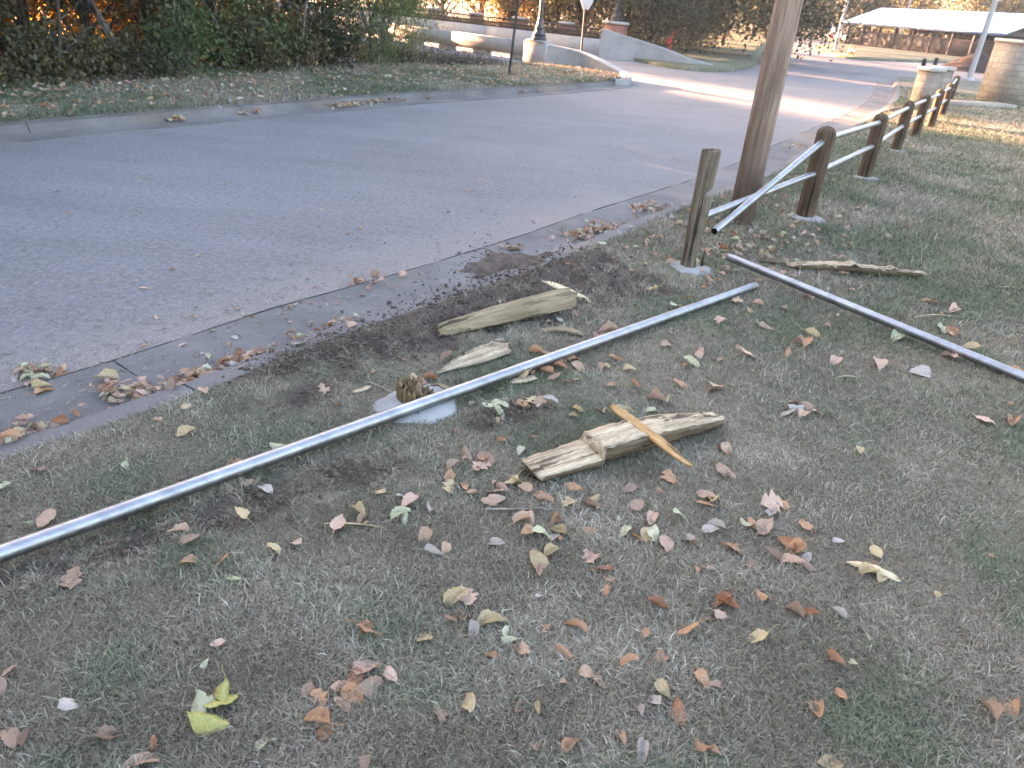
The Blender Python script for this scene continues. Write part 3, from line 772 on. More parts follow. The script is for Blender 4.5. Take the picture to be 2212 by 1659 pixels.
def halfround(wd, h, n=7, flat=.0):
    """cross-section with a rounded underside and a flat top, from -wd/2 to wd/2"""
    pts = [(-wd / 2, h)] + [(-wd / 2 * math.cos(t), h * .75 * (1 - math.sin(t))) for t in np.linspace(.0, math.pi, n)] + [(wd / 2, h)]
    return pts + [(wd / 2 * f, h * (1 + flat * random.uniform(-1, 1))) for f in (.6, .2, -.2, -.6)]
# big split post half: stepped, split face up
A = gpt(1150, 1038, .0); B = gpt(1545, 922, .0)
L = np.linalg.norm(B - A)
keys = [(0, .145, .045), (.03, .15, .05), (.28, .17, .06), (.295, .15, .105), (.5, .15, .11), (.66, .14, .10), (.8, .12, .085), (.93, .095, .065), (.985, .085, .058), (1.0, .07, .05)]
secs = []
random.seed(3)
for x, (wd, h) in resample(keys, 44): secs.append((x * L, halfround(wd, h, 7, .05)))
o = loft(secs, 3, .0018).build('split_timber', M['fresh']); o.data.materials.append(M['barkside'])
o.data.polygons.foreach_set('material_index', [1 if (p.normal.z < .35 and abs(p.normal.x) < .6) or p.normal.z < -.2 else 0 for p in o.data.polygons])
frame(o, A, B, .004); tag(o, 'largest pale half of a split fence post with a stepped break', 'broken wood', 'broken pieces of fence post')
# orange splinter across it
A = P(1322, 886, .03); B = P(1484, 1010, .055); A = np.array([A[0], A[1], .10]); B = np.array([B[0], B[1], .085])
A = P(1325, 888, .10); B = P(1480, 1006, .085)
L = np.linalg.norm(B - A); keys = [(0, .03, .010), (.12, .05, .014), (.3, .045, .016), (.6, .044, .016), (.85, .04, .012), (1.0, .018, .006)]
secs = [(x * L, [(-wd / 2, 0), (wd / 2, 0), (wd / 2, h), (wd / 4, h * 1.1), (-wd / 4, h * .95), (-wd / 2, h)]) for x, (wd, h) in resample(keys, 18)]
o = loft(secs, 5, .0012).build('wood_splinter', M['orange']); frame(o, A, B, .012); tag(o, 'orange-brown wood splinter lying across the largest split timber', 'broken wood', 'broken pieces of fence post')
# olive half post with holes, round side up, on the torn soil
A = gpt(948, 728); B = gpt(1222, 672); L = np.linalg.norm(B - A)
keys = [(0, .05, .04), (.06, .085, .05), (.18, .11, .055), (.4, .13, .07), (.75, .16, .08), (.95, .175, .082), (1.0, .16, .075)]
secs = []
for x, (wd, h) in resample(keys, 36):
    ring = [(-wd / 2, 0)] + [(-wd / 2 * math.cos(t), .012 + h * math.sin(t)) for t in np.linspace(0, math.pi, 11)] + [(wd / 2, 0)]
    secs.append((x * L, ring))
o = loft(secs, 6, .0012).build('split_timber', M['treated'], smooth=True, autosm=35); frame(o, A, B, .01); tag(o, 'olive-brown half post lying round side up on the torn soil', 'broken wood', 'broken pieces of fence post')
# wedge with coarse grain beside the stump
A = gpt(950, 812); B = gpt(1085, 766); L = np.linalg.norm(B - A)
keys = [(0, .008, .008), (.15, .05, .02), (.45, .1, .035), (.75, .125, .04), (.95, .12, .035), (1.0, .1, .03)]
rg2 = np.random.default_rng(21); gro = rg2.random(14) * .014; secs = []
for x, (wd, h) in resample(keys, 26):
    ring = [(-wd / 2, 0)] + [(-wd / 2 + wd * j / 13, h - gro[j] * min(1, h / .03)) for j in range(14)] + [(wd / 2, 0)]
    secs.append((x * L, ring))
o = loft(secs, 8, .0014).build('wood_wedge', M['fresh']); frame(o, A, B, .008); tag(o, 'coarse-grained pale wedge of wood pointing at the stump', 'broken wood', 'broken pieces of fence post')
def sliver(pa, pb, wd, h, mat, lb, name='wood_splinter', seed=1, za=.01, zb=.01, tip=(.1, .5)):
    A = gpt(*pa); B = gpt(*pb); A[2] += za; B[2] += zb; L = np.linalg.norm(B - A)
    keys = [(0, wd * tip[0], h * .5), (.2, wd * .8, h), (.55, wd, h), (.85, wd * .9, h * .8), (1.0, wd * tip[1], h * .5)]
    rg = np.random.default_rng(seed); bend = rg.normal() * .006
    secs = [(x * L, [(-w2 / 2, 0), (w2 / 2, 0), (w2 / 2, hh * .8), (w2 * .15, hh), (-w2 * .2, hh * .9), (-w2 / 2, hh * .7)]) for x, (w2, hh) in resample(keys, 16)]
    secs = [(x, [(y + bend * math.sin(3.14 * x / L), z + bend * math.sin(3.14 * x / L)) for y, z in r]) for x, r in secs]
    o = loft(secs, seed, min(.0015, h * .08)).build(name, mat); frame(o, A, B); return tag(o, lb, 'broken wood', 'broken pieces of fence post')
sliver((1274, 664), (1176, 645), .075, .022, M['pale'], 'bright pale splinter beyond the olive half post', seed=2, za=.02, zb=.05, tip=(.12, .4))
sliver((1166, 723), (1258, 730), .05, .018, M['treated'], 'thin flat slat between the olive half post and the long pipe', seed=3, tip=(.4, .8))
sliver((1100, 834), (1155, 824), .05, .015, M['fresh'], 'small pale chip tucked behind the long pipe', seed=4, tip=(.5, .6))
sliver((760, 858), (800, 845), .03, .01, M['fresh'], 'small weathered chip left of the stump footing', seed=5, tip=(.3, .5))
sliver((1822, 1226), (1940, 1268), .034, .010, M['pale'], 'slim straw-coloured splinter on the lawn at right', seed=6, tip=(.1, .3))
sliver((945, 852), (985, 862), .03, .012, M['treated'], 'short splinter on the right rim of the stump footing', seed=9, za=.05, zb=.03, tip=(.4, .2))
sliver((1280, 682), (1330, 665), .025, .008, M['treated'], 'narrow chip lying in the grass right of the bright pale splinter', seed=10, tip=(.2, .2))
A = gpt(885, 848); 
o = sliver((890, 852), (903, 876), .035, .012, M['fresh'], 'pale chip leaning against the front of the stump', seed=12, za=.10, zb=.05, tip=(.5, .7))
sliver((1640, 570), (1692, 578), .05, .03, M['barkside'], 'dark stub of wood just beyond the raised pipe end', seed=7, tip=(.8, .8))
sliver((1975, 690), (2060, 690), .008, .004, M['pale'], 'hair-thin straw on the lawn beyond the slanting pipe', name='straw', seed=13, tip=(.5, .3)).__setitem__('category', 'straw')
for pa, pb, lb in (((1810, 822), (1850, 823), 'thin pale straw on the lawn below the slanting pipe'), ((600, 975), (655, 1008), 'thin bent straw below the left part of the long pipe'), ((700, 1142), (830, 1150), 'long thin straw left of the lower leaf clusters'), ((2150, 625), (2212, 628), 'dark thin stalk on the grass at the right edge')):
    o = sliver(pa, pb, .006, .004, M['pale'], lb, name='straw', seed=14, tip=(.5, .3)); o['category'] = 'straw'; o['group'] = 'dry stalks on the lawn'
# right slab with knots
A = gpt(1702, 588); B = gpt(1985, 606); L = np.linalg.norm(B - A)
keys = [(0, .03, .02), (.05, .09, .045), (.25, .1, .06), (.42, .1, .065), (.46, .115, .085), (.5, .09, .06), (.72, .08, .055), (.77, .085, .07), (.81, .06, .045), (1.0, .05, .045)]
random.seed(9)
secs = [(x * L, halfround(wd, h, 7, .06)) for x, (wd, h) in resample(keys, 50)]
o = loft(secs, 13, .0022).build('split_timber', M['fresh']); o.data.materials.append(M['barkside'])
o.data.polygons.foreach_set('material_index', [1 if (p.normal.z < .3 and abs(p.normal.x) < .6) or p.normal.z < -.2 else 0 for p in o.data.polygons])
frame(o, A, B, .012); tag(o, 'knotty split slab lying beyond the slanting pipe at right', 'broken wood', 'broken pieces of fence post')

# twigs
def twig(px, lb, r=.004, seed=0):
    pts = [gpt(*p) + np.array([0, 0, .012]) for p in px]; pts = smooth_pl(pts, 2); rg = np.random.default_rng(seed)
    q = pts - pts[0]; q[1:-1] += rg.normal(0, .003, q[1:-1].shape)
    tag(MB().tube(q, np.linspace(r, r * .6, len(q)), 6).build('twig', M['twig'], None, pts[0], smooth=True), lb, 'twig', 'fallen twigs')
twig([(1045, 1112), (1110, 1108), (1200, 1110)], 'grey twig across the leaves below the largest split timber', .006, 1)
twig([(635, 757), (660, 748), (690, 738)], 'grey twig lying in the gutter flow line', .007, 2)
twig([(500, 815), (530, 800), (560, 808)], 'bent twig on the kerb behind the gutter leaves', .006, 3)
twig([(290, 388), (310, 390), (330, 394)], 'pale twig out on the middle of the asphalt', .006, 4)
twig([(795, 835), (830, 850), (865, 862)], 'dry stalk resting on the left of the stump footing', .004, 5)
twig([(1165, 1020), (1200, 1022), (1230, 1018)], 'short stalk beside the stepped break of the split timber', .003, 6)

# ------------------------------------------------------------------ fallen leaves
def leaf_mesh(seed, kind):
    rg = np.random.default_rng(seed); nv = 12; us = np.array([-1, -.66, -.33, 0, .33, .66, 1]); V = []; ph = rg.random(8) * 6.28
    L = 1.0
    cx = rg.uniform(-.25, 1.15); cy = rg.uniform(-.8, 1.0); tw = rg.normal() * .45; fold = rg.uniform(0, .45); side = rg.normal() * .3
    if kind == 'flat': cx *= .45; cy *= .35; fold *= .5
    for i in range(nv + 1):
        v = i / nv
        if kind == 'oval': wd = .30 * math.sin(math.pi * min(1, v ** .8 * .98 + .02)) ** .8
        elif kind == 'lobed': wd = .36 * math.sin(math.pi * min(1, v * .97 + .03)) ** .7 * (1 + .38 * math.sin(v * 19))
        else: wd = .66 * (v ** .42) * (1 - v) ** .8 + .004
        wd *= 1 + .06 * math.sin(v * 31 + ph[0])
        for u in us:
            w2 = wd * u * (1 + .05 * math.sin(v * 40 + ph[1] + u))
            x = v - .5; a = u * cx * (1.2 if wd > .2 else .8)
            y = w2 * (math.sin(a) / a if abs(a) > 1e-3 else 1); z = abs(w2) * math.sin(abs(a)) * .9 + abs(w2) * fold
            z += cy * .35 * (x * x) * 1.6 + side * x * w2 + .03 * math.sin(v * 7 + ph[2]) * u + .02 * math.sin(v * 15 + u * 4 + ph[3])
            z += tw * x * u * .25
            V.append((x, y, z))
    m = len(us); F = [[i * m + j, i * m + j + 1, (i + 1) * m + j + 1, (i + 1) * m + j] for i in range(nv) for j in range(m - 1)]
    V = np.array(V); 
    # petiole
    pl = rg.uniform(.35, .7); pth = np.array([(-.5 - pl * t, .08 * math.sin(3 * t + ph[4]) * t, V[3][2] + .12 * t * math.sin(2 * t + ph[5])) for t in np.linspace(0, 1, 6)])
    pv, pf = tube(pth, np.linspace(.016, .011, 6), 4, False); n0 = len(V)
    V = np.concatenate([V, pv]); F += [[a + n0 for a in f] for f in pf]
    V[:, 2] -= np.percentile(V[:, 2], 12)
    return V, np.array(F)
LCOL = {'t': ('tan', (.42, .285, .20)), 'p': ('pinkish tan', (.50, .345, .265)), 'o': ('orange-brown', (.42, .24, .14)), 'r': ('rust-red', (.30, .14, .075)), 'b': ('dull brown', (.29, .20, .15)),
        'y': ('yellowish', (.46, .36, .21)), 'g': ('pale green', (.43, .44, .30)), 's': ('silvery grey', (.42, .37, .335)), 'k': ('yellow-green', (.33, .315, .11))}
LM = {k: m_leaf('leaf_' + v[0].replace(' ', '_').replace('-', '_'), v[1]) for k, v in LCOL.items()}
KINDS = ['delt', 'delt', 'delt', 'oval', 'flat', 'oval', 'delt', 'lobed', 'flat', 'delt']
LSHAPE = [leaf_mesh(100 + i, KINDS[i % 10]) for i in range(30)]
LMESH = {}
def leaf_data(i, c):
    if (i, c) not in LMESH:
        me = npmesh('leaf', *[LSHAPE[i][0], LSHAPE[i][1]], True); me.materials.append(LM[c]); LMESH[(i, c)] = me
    return LMESH[(i, c)]
EXPL = """300,1645,p,74 22,1592,b,52 55,1588,b,40 240,1582,b,62 152,1517,s,46 575,1597,g,50 428,1528,g,70 465,1500,g,62 478,1515,k,78 450,1562,k,95 488,1498,k,66 795,1436,p,72 845,1457,p,48 738,1482,t,62 690,1505,o,50 662,1488,b,40 770,1462,r,58 795,1482,b,70 765,1495,o,66 735,1515,t,48 683,1557,o,70 705,1575,r,50 695,1545,o,52 790,1645,b,44
800,1365,o,64 790,1352,r,46 915,1372,y,52 985,1285,y,68 1008,1283,p,66 995,1322,t,44 975,1330,o,40 1020,1356,s,52 1065,1338,y,72 1100,1378,g,42 1095,1365,g,34 1132,1400,t,46 1118,1400,b,30 1060,1413,o,40 1178,1352,o,42 1246,1354,o,52 1220,1404,o,52 1010,1518,y,62 950,1537,b,44 1160,1605,b,42 1236,1608,o,52 1272,1448,t,50 1300,1475,t,54 1352,1472,o,46 1346,1590,t,42 1388,1620,s,60 1415,1510,s,48 1380,1530,s,46 1472,1540,r,66 1520,1608,o,52 1545,1622,t,40 1520,1465,o,50 1545,1478,b,36 1430,1410,o,50 1480,1360,o,70 1420,1302,r,52 1638,1372,y,58 1646,1282,o,40 1560,1292,r,60 1572,1298,r,56 1560,1322,p,46 1715,1318,b,56 1755,1325,r,34 1810,1420,o,48 1770,1530,o,52 1795,1640,y,58 2138,1530,b,56 2192,1523,o,46 2190,912,o,50 2130,905,p,44
1905,1240,y,44 1880,1232,y,48 1895,1190,y,42 1715,1186,o,62 1702,1172,o,58 1716,1212,p,60 1745,1200,s,40 1748,1222,b,36 1668,1195,b,46 1650,1135,p,62 1628,1128,o,42 1615,1128,g,40 1740,1130,o,46 1664,1086,p,62 1685,1082,o,50 1670,1105,s,40 1548,1132,s,48 1536,1140,s,44 1490,1160,s,48 1508,1172,o,40 1440,1170,p,64 1400,1150,y,58 1412,1150,g,56 1380,1158,o,52 1350,1145,g,46 1408,1118,p,46 1468,1110,g,44 1630,1222,b,44 1582,1182,o,56 1530,1068,p,60 1540,1078,y,56 1525,1085,o,44 1278,1198,p,56 1300,1225,r,56 1312,1240,t,46 1277,1140,o,46 1130,1120,t,60 1150,1116,t,52 1200,1118,o,56 1205,1142,y,50 1172,1150,g,56 1198,1150,s,52 1140,1145,o,50 1165,1212,y,72 1195,1187,y,52 1074,1165,s,40 935,1190,s,50 916,1155,t,54 962,1180,t,42 884,1083,p,58 928,1093,s,50 866,1110,g,54 876,1117,g,46 732,1128,p,60 775,1102,y,48 785,1130,y,40 780,1120,t,36 500,1245,g,44 478,1206,o,48 590,1185,y,44 412,1160,b,44 385,1145,p,46 405,1208,o,44 155,1245,b,60 98,1122,t,60 265,1100,g,52 290,1094,g,44 316,1085,o,54 515,1000,o,42 498,1000,t,38 528,1003,t,38 402,930,y,48 608,965,t,42 598,962,g,42 80,1010,b,44 575,1052,s,46 820,1060,y,44 520,1105,y,44 535,1040,t,36
985,1000,b,50 1012,985,b,50 1048,988,b,62 1040,1005,p,56 972,1022,o,44 1000,1043,o,50 975,1050,y,46 1068,1058,p,56 1073,1075,p,52 1086,1050,b,40 1056,1084,t,44 1100,1035,y,46 1122,1040,y,48 1135,1050,t,40 1165,1068,o,48 1178,1078,t,44 1240,1055,o,56 1230,1082,y,46 1273,1086,b,66 1290,1070,y,44 1378,1088,b,52 1360,1052,b,46 1566,1017,p,58 1570,962,t,54 1562,968,r,42 1450,1030,o,54 1490,897,r,50 1421,860,p,60 1440,862,g,44 1408,884,g,40 1390,920,b,44 1302,883,t,40 1338,886,g,42 1245,884,y,40 1470,828,o,48 1535,836,o,48 1546,832,t,40 1638,697,g,36 1495,781,g,48 1512,760,p,42 1610,760,p,50 1803,776,p,44 1898,784,p,56 1988,802,s,56 1938,726,g,44 1738,740,o,54 1757,722,y,48 1725,732,t,44 2055,716,r,48 2035,710,g,40 2060,668,p,48 2050,768,p,46 2095,748,y,44 2200,800,o,44 1408,625,y,40 1480,662,y,44 1463,662,g,38 1310,711,t,50 1320,700,t,44 1290,725,b,40 1190,765,t,44 1205,778,o,44 1222,765,t,40 1238,772,o,40 1213,792,r,44 1250,790,t,44 1172,785,o,40 1160,758,o,42 1055,746,s,50 1083,745,t,36 1130,810,y,46 1148,795,o,40 1180,800,o,44 1195,812,b,40 1060,870,g,46 1080,868,g,48 1077,886,g,48 1130,868,o,44 1150,862,y,40 1168,868,t,44 1190,862,s,40 905,868,y,40 925,868,y,40 1718,878,s,52 1738,872,b,48 1705,888,s,46 1735,892,t,44 1715,868,b,36 930,812,r,40 928,826,p,46 908,824,p,40 965,768,b,40 1040,1008,t,40 645,740,b,40
1040,985,o,44 700,832,t,34 440,842,t,38 98,842,o,44 90,832,y,40 230,815,y,50 375,830,b,44 20,945,o,46 40,938,y,42 128,905,r,40 1425,1060,b,34 1440,742,t,30 1555,690,p,36 1590,650,t,32 1750,640,p,36 1820,590,p,34 1660,705,t,34 1700,760,o,36 2010,650,o,34 1980,720,t,34 1300,790,t,36 1330,770,o,34 1360,795,y,34 870,770,b,34 760,700,t,32 1360,880,y,42 1352,940,y,60 1372,958,k,36"""
leafspots = []
for tok in EXPL.split():
    x, y, c, s = tok.split(','); leafspots.append((float(x), float(y), c, float(s)))
def place_z(x, y):
    s = np.dot((x, y), U); t = np.dot((x, y), N_); d = kerb_t(s) - t
    if d <= 0: return ground_z(x, y) + .012
    if d < .17: return -.008
    if d < .23: return -.11
    if d < .8: return -.122
    return ROADZ + .002
marks = [('the stump', ST), ('the broken standing post', BP), ('the nearest intact post', PB[0])]
def near_text(px, py):
    T = [((895, 865), 'beside the stump'), ((1110, 700), 'near the olive half post'), ((1350, 975), 'near the largest split timber'), ((1200, 775), 'in the drift behind the long pipe'), ((1020, 1010), 'in the cluster left of the largest split timber'), ((745, 1500), 'in the leaf heap at lower left'),
         ((1840, 600), 'near the knotty slab'), ((1900, 720), 'near the slanting pipe'), ((1480, 620), 'near the broken standing post'), ((300, 1100), 'under the long pipe at left'), ((1400, 1150), 'in the loose cluster right of centre'), ((1690, 1170), 'in the cluster toward the lower right'), ((1020, 1310), 'in the pale cluster at lower centre'),
         ((1170, 1140), 'below the stepped split timber'), ((1480, 1400), 'on the greener grass at lower right'), ((1250, 1480), 'on the lawn at bottom centre'), ((200, 850), 'in the right-hand gutter'), ((300, 1550), 'on the lawn at lower left'), ((2100, 1500), 'on the dry lawn at lower right'), ((1900, 1230), 'by the straw-coloured splinter'), ((1740, 880), 'on the open lawn at right'), ((600, 1150), 'on the scuffed lawn at left'), ((1600, 500), 'near the utility pole'), ((2000, 900), 'on the open lawn at right')]
    return min(T, key=lambda t: (t[0][0] - px) ** 2 + ((t[0][1] - py) * 1.3) ** 2)[1]
SHN = {'delt': 'curled', 'oval': 'oval', 'flat': 'flat', 'lobed': 'lobed'}
def leaf_things():
    rg = np.random.default_rng(77); spots = list(leafspots)
    while len(spots) < 296:                                       # the ordinary scatter of middle-distance leaves
        if rg.random() < .5: px, py = rg.normal(1640, 150), rg.normal(530, 60)
        else: px, py = rg.uniform(900, 2212), rg.uniform(560, 1000)
        q = P(px, py)
        if kerb_t(np.dot(q[:2], U)) - np.dot(q[:2], N_) > -.1 or py < 420: continue
        spots.append((px, py, rg.choice(list('ttppoobys')), None))
    for px, py, c, s in spots:
        z = 0.0; q = P(px, py, 0)
        for _ in range(3): z = place_z(q[0], q[1]); q = P(px, py, z + .01)
        d = np.linalg.norm(q - np.array([0, 0, EYE]))
        size = (s * d / FPX * .86) if s else rg.uniform(.04, .065)
        size = float(np.clip(size, .035, .13))
        i = int(rg.integers(0, 30))
        if c == 'k': i = int(rg.choice([3, 5, 13, 15]))
        o = bpy.data.objects.new('fallen_leaf', leaf_data(i, c)); C.objects.link(o)
        if px == 1352.0: z = .105
        if px == 1372.0: z = .1
        o.location = (q[0], q[1], z + rg.uniform(-.008, .006)); o.scale = (size,) * 3
        flip = math.pi if rg.random() < .22 else 0
        o.rotation_euler = Euler((rg.normal() * .3 + flip, rg.normal() * .3, rg.uniform(0, 6.28)))
        if flip: o.location.z += size * .2
        o['label'] = f"{LCOL[c][0]} {SHN[KINDS[i % 10]]} dry leaf {near_text(px, py)}"; o['category'] = 'leaf'; o['group'] = f"{LCOL[c][0]} {SHN[KINDS[i % 10]]} leaves {near_text(px, py)}"
leaf_things()

def leaf_litter():
    rg = np.random.default_rng(5); pts = []; col = list('ttppoobbysgr')
    def add(x, y, z, s): pts.append((x, y, z, s))
    # lawn
    n = 0
    while n < 130:
        px, py = rg.uniform(-150, 2350), 265 + 1400 * rg.random() ** 1.8
        q = P(px, py); s = np.dot(q[:2], U); t = np.dot(q[:2], N_)
        if kerb_t(s) - t > -.05 or s > 30 or (py > 1000 and rg.random() < .7): continue
        if rg.random() > .35 + 1.1 * (fbm(np.array(q[0] * .8), np.array(q[1] * .8), 2) > .46): continue
        add(q[0], q[1], ground_z(q[0], q[1]) + .014, rg.uniform(.025, .06)); n += 1
    # drift near the utility pole
    for _ in range(240):
        px, py = rg.normal(1600, 110), rg.normal(520, 45); q = P(px, py)
        if kerb_t(np.dot(q[:2], U)) - np.dot(q[:2], N_) > -.05: continue
        add(q[0], q[1], ground_z(q[0], q[1]) + .016, rg.uniform(.04, .085))
    # gutter heaps
    def heap(p0, p1, n, wid, sz=(.03, .075), h=.03):
        a = P(*p0, -.12)[:2]; b_ = P(*p1, -.12)[:2]
        for _ in range(n):
            p = a + (b_ - a) * rg.random() + rg.normal(0, wid, 2); add(p[0], p[1], place_z(p[0], p[1]) + rg.random() * h, rg.uniform(*sz))
    heap((310, 860), (560, 768), 150, .045); heap((220, 850), (330, 860), 45, .07); heap((-20, 950), (110, 930), 45, .08); heap((640, 740), (790, 690), 30, .06)
    heap((1225, 515), (1335, 490), 150, .09); heap((1385, 455), (1425, 450), 70, .10); heap((780, 618), (830, 600), 18, .1); heap((1700, 318), (1740, 316), 40, .15)
    heap((60, 810), (90, 800), 30, .05, (.05, .08)); heap((1100, 540), (1125, 535), 12, .04, (.05, .09)); heap((280, 800), (780, 650), 40, .2, (.02, .05), .005)
    def lheap(p0, p1, n, wid):
        a = P(*p0, -.12)[:2]; b_ = P(*p1, -.12)[:2]
        for _ in range(n): p = a + (b_ - a) * rg.random() + rg.normal(0, wid, 2); add(p[0], p[1], -.118 + rg.random() * .05, rg.uniform(.05, .1))
    lheap((298, 262), (325, 260), 22, .05); lheap((505, 246), (575, 238), 90, .09); lheap((705, 232), (865, 216), 190, .12); lheap((905, 212), (930, 210), 30, .08); lheap((1100, 200), (1150, 197), 40, .1); lheap((365, 262), (400, 258), 20, .08)
    # loose on asphalt
    for _ in range(80):
        px, py = rg.uniform(0, 1850), rg.uniform(200, 640); q = P(px, py, ROADZ); s = np.dot(q[:2], U); t = np.dot(q[:2], N_)
        if kerb_t(s) - .8 - t < 0 or (rg.random() < .5 and kerb_t(s) - t > 2.5): continue
        if not -6.2 < t - kerb_t(s) < 0: continue
        add(q[0], q[1], ROADZ + .004, rg.uniform(.02, .06))
    # verge
    for _ in range(1700):
        i = rg.integers(20, 90); t = rg.random() ** .8 * .95; p = VA[i] * (1 - t) + VB[i] * t + rg.normal(0, .15, 2)
        add(p[0], p[1], .05 + rg.random() * .03, rg.uniform(.05, .11))
    groups = {}
    for x, y, z, s in pts: groups.setdefault(rg.choice(col), []).append((x, y, z, s))
    V_all = []; F_all = []; mi = []; n0 = 0; mats = list(LCOL)
    for c, L in groups.items():
        for x, y, z, s in L:
            V, F = LSHAPE[rg.integers(0, 30)]; E_ = np.array(Euler((rg.normal() * .35, rg.normal() * .35, rg.uniform(0, 6.28))).to_matrix())
            V_all.append((V * s) @ E_.T + np.array([x, y, z])); F_all.append(F + n0); n0 += len(V); mi.append(np.full(len(F), mats.index(c)))
    me = npmesh('leaf_litter', np.concatenate(V_all), [np.concatenate(F_all)], True)
    for k in mats: me.materials.append(LM[k])
    me.polygons.foreach_set('material_index', np.concatenate(mi).astype(np.int32))
    tag(link('leaf_litter', me, None), 'small dry leaves scattered over lawn, gutter, asphalt and verge', 'leaves', kind='stuff')
leaf_litter()

def chaff():
    rg = np.random.default_rng(31); V = []; n = 0
    while n < 1500:
        u_ = rg.random(); px = rg.uniform(-50, 1100) if u_ < .75 else rg.uniform(0, 1700); py = rg.uniform(420, 1000) if u_ < .75 else rg.uniform(250, 700)
        q = P(px, py, -.125); d = kerb_t(np.dot(q[:2], U)) - np.dot(q[:2], N_)
        if d < .22 or rg.random() > math.exp(-abs(d - .95) / (.45 if u_ < .75 else 1.6)): continue
        L = rg.uniform(.008, .05) * (1 + 2 * (rg.random() < .04)); w2 = rg.uniform(.001, .003); a = rg.uniform(0, 6.28); e = np.array([math.cos(a), math.sin(a)]) * L / 2; f = np.array([-math.sin(a), math.cos(a)]) * w2
        z = place_z(q[0], q[1]) + .004
        V += [(*(q[:2] - e - f), z), (*(q[:2] + e - f), z + rg.random() * .006), (*(q[:2] + e + f), z + .002 + rg.random() * .006), (*(q[:2] - e + f), z + .002)]; n += 1
    tag(link('straw_chaff', npmesh('straw_chaff', V, np.arange(len(V)).reshape(-1, 4)), M['twig']), 'bits of straw and twig washed along the gutter edge of the asphalt', 'chaff', kind='stuff')
chaff()
# ------------------------------------------------------------------ grass
def blades(xy, z, length, width, tint, green, lean, rg):
    n = len(xy); a = rg.uniform(0, 6.283, n); f = rg.uniform(0, 6.283, n)
    dx, dy = np.cos(a), np.sin(a); wx, wy = np.cos(f) * width / 2, np.sin(f) * width / 2
    sl_, cl = np.sin(lean), np.cos(lean); x, y = xy[:, 0], xy[:, 1]
    h1 = length * .5; V = np.empty((n, 5, 3), np.float32)
    V[:, 0] = np.stack([x - wx, y - wy, z], 1); V[:, 1] = np.stack([x + wx, y + wy, z], 1)
    mx, my, mz = x + dx * sl_ * .7 * h1, y + dy * sl_ * .7 * h1, z + h1 * np.maximum(cl, .1) * 1.15
    V[:, 2] = np.stack([mx + wx * .8, my + wy * .8, mz], 1); V[:, 3] = np.stack([mx - wx * .8, my - wy * .8, mz], 1)
    V[:, 4] = np.stack([x + dx * sl_ * length, y + dy * sl_ * length, z + length * cl * .85], 1)
    b = np.arange(n)[:, None] * 5
    return V.reshape(-1, 3), b + np.array([[0, 1, 2, 3]]), b + np.array([[3, 2, 4]]), np.repeat(tint, 5), np.repeat(green, 5)
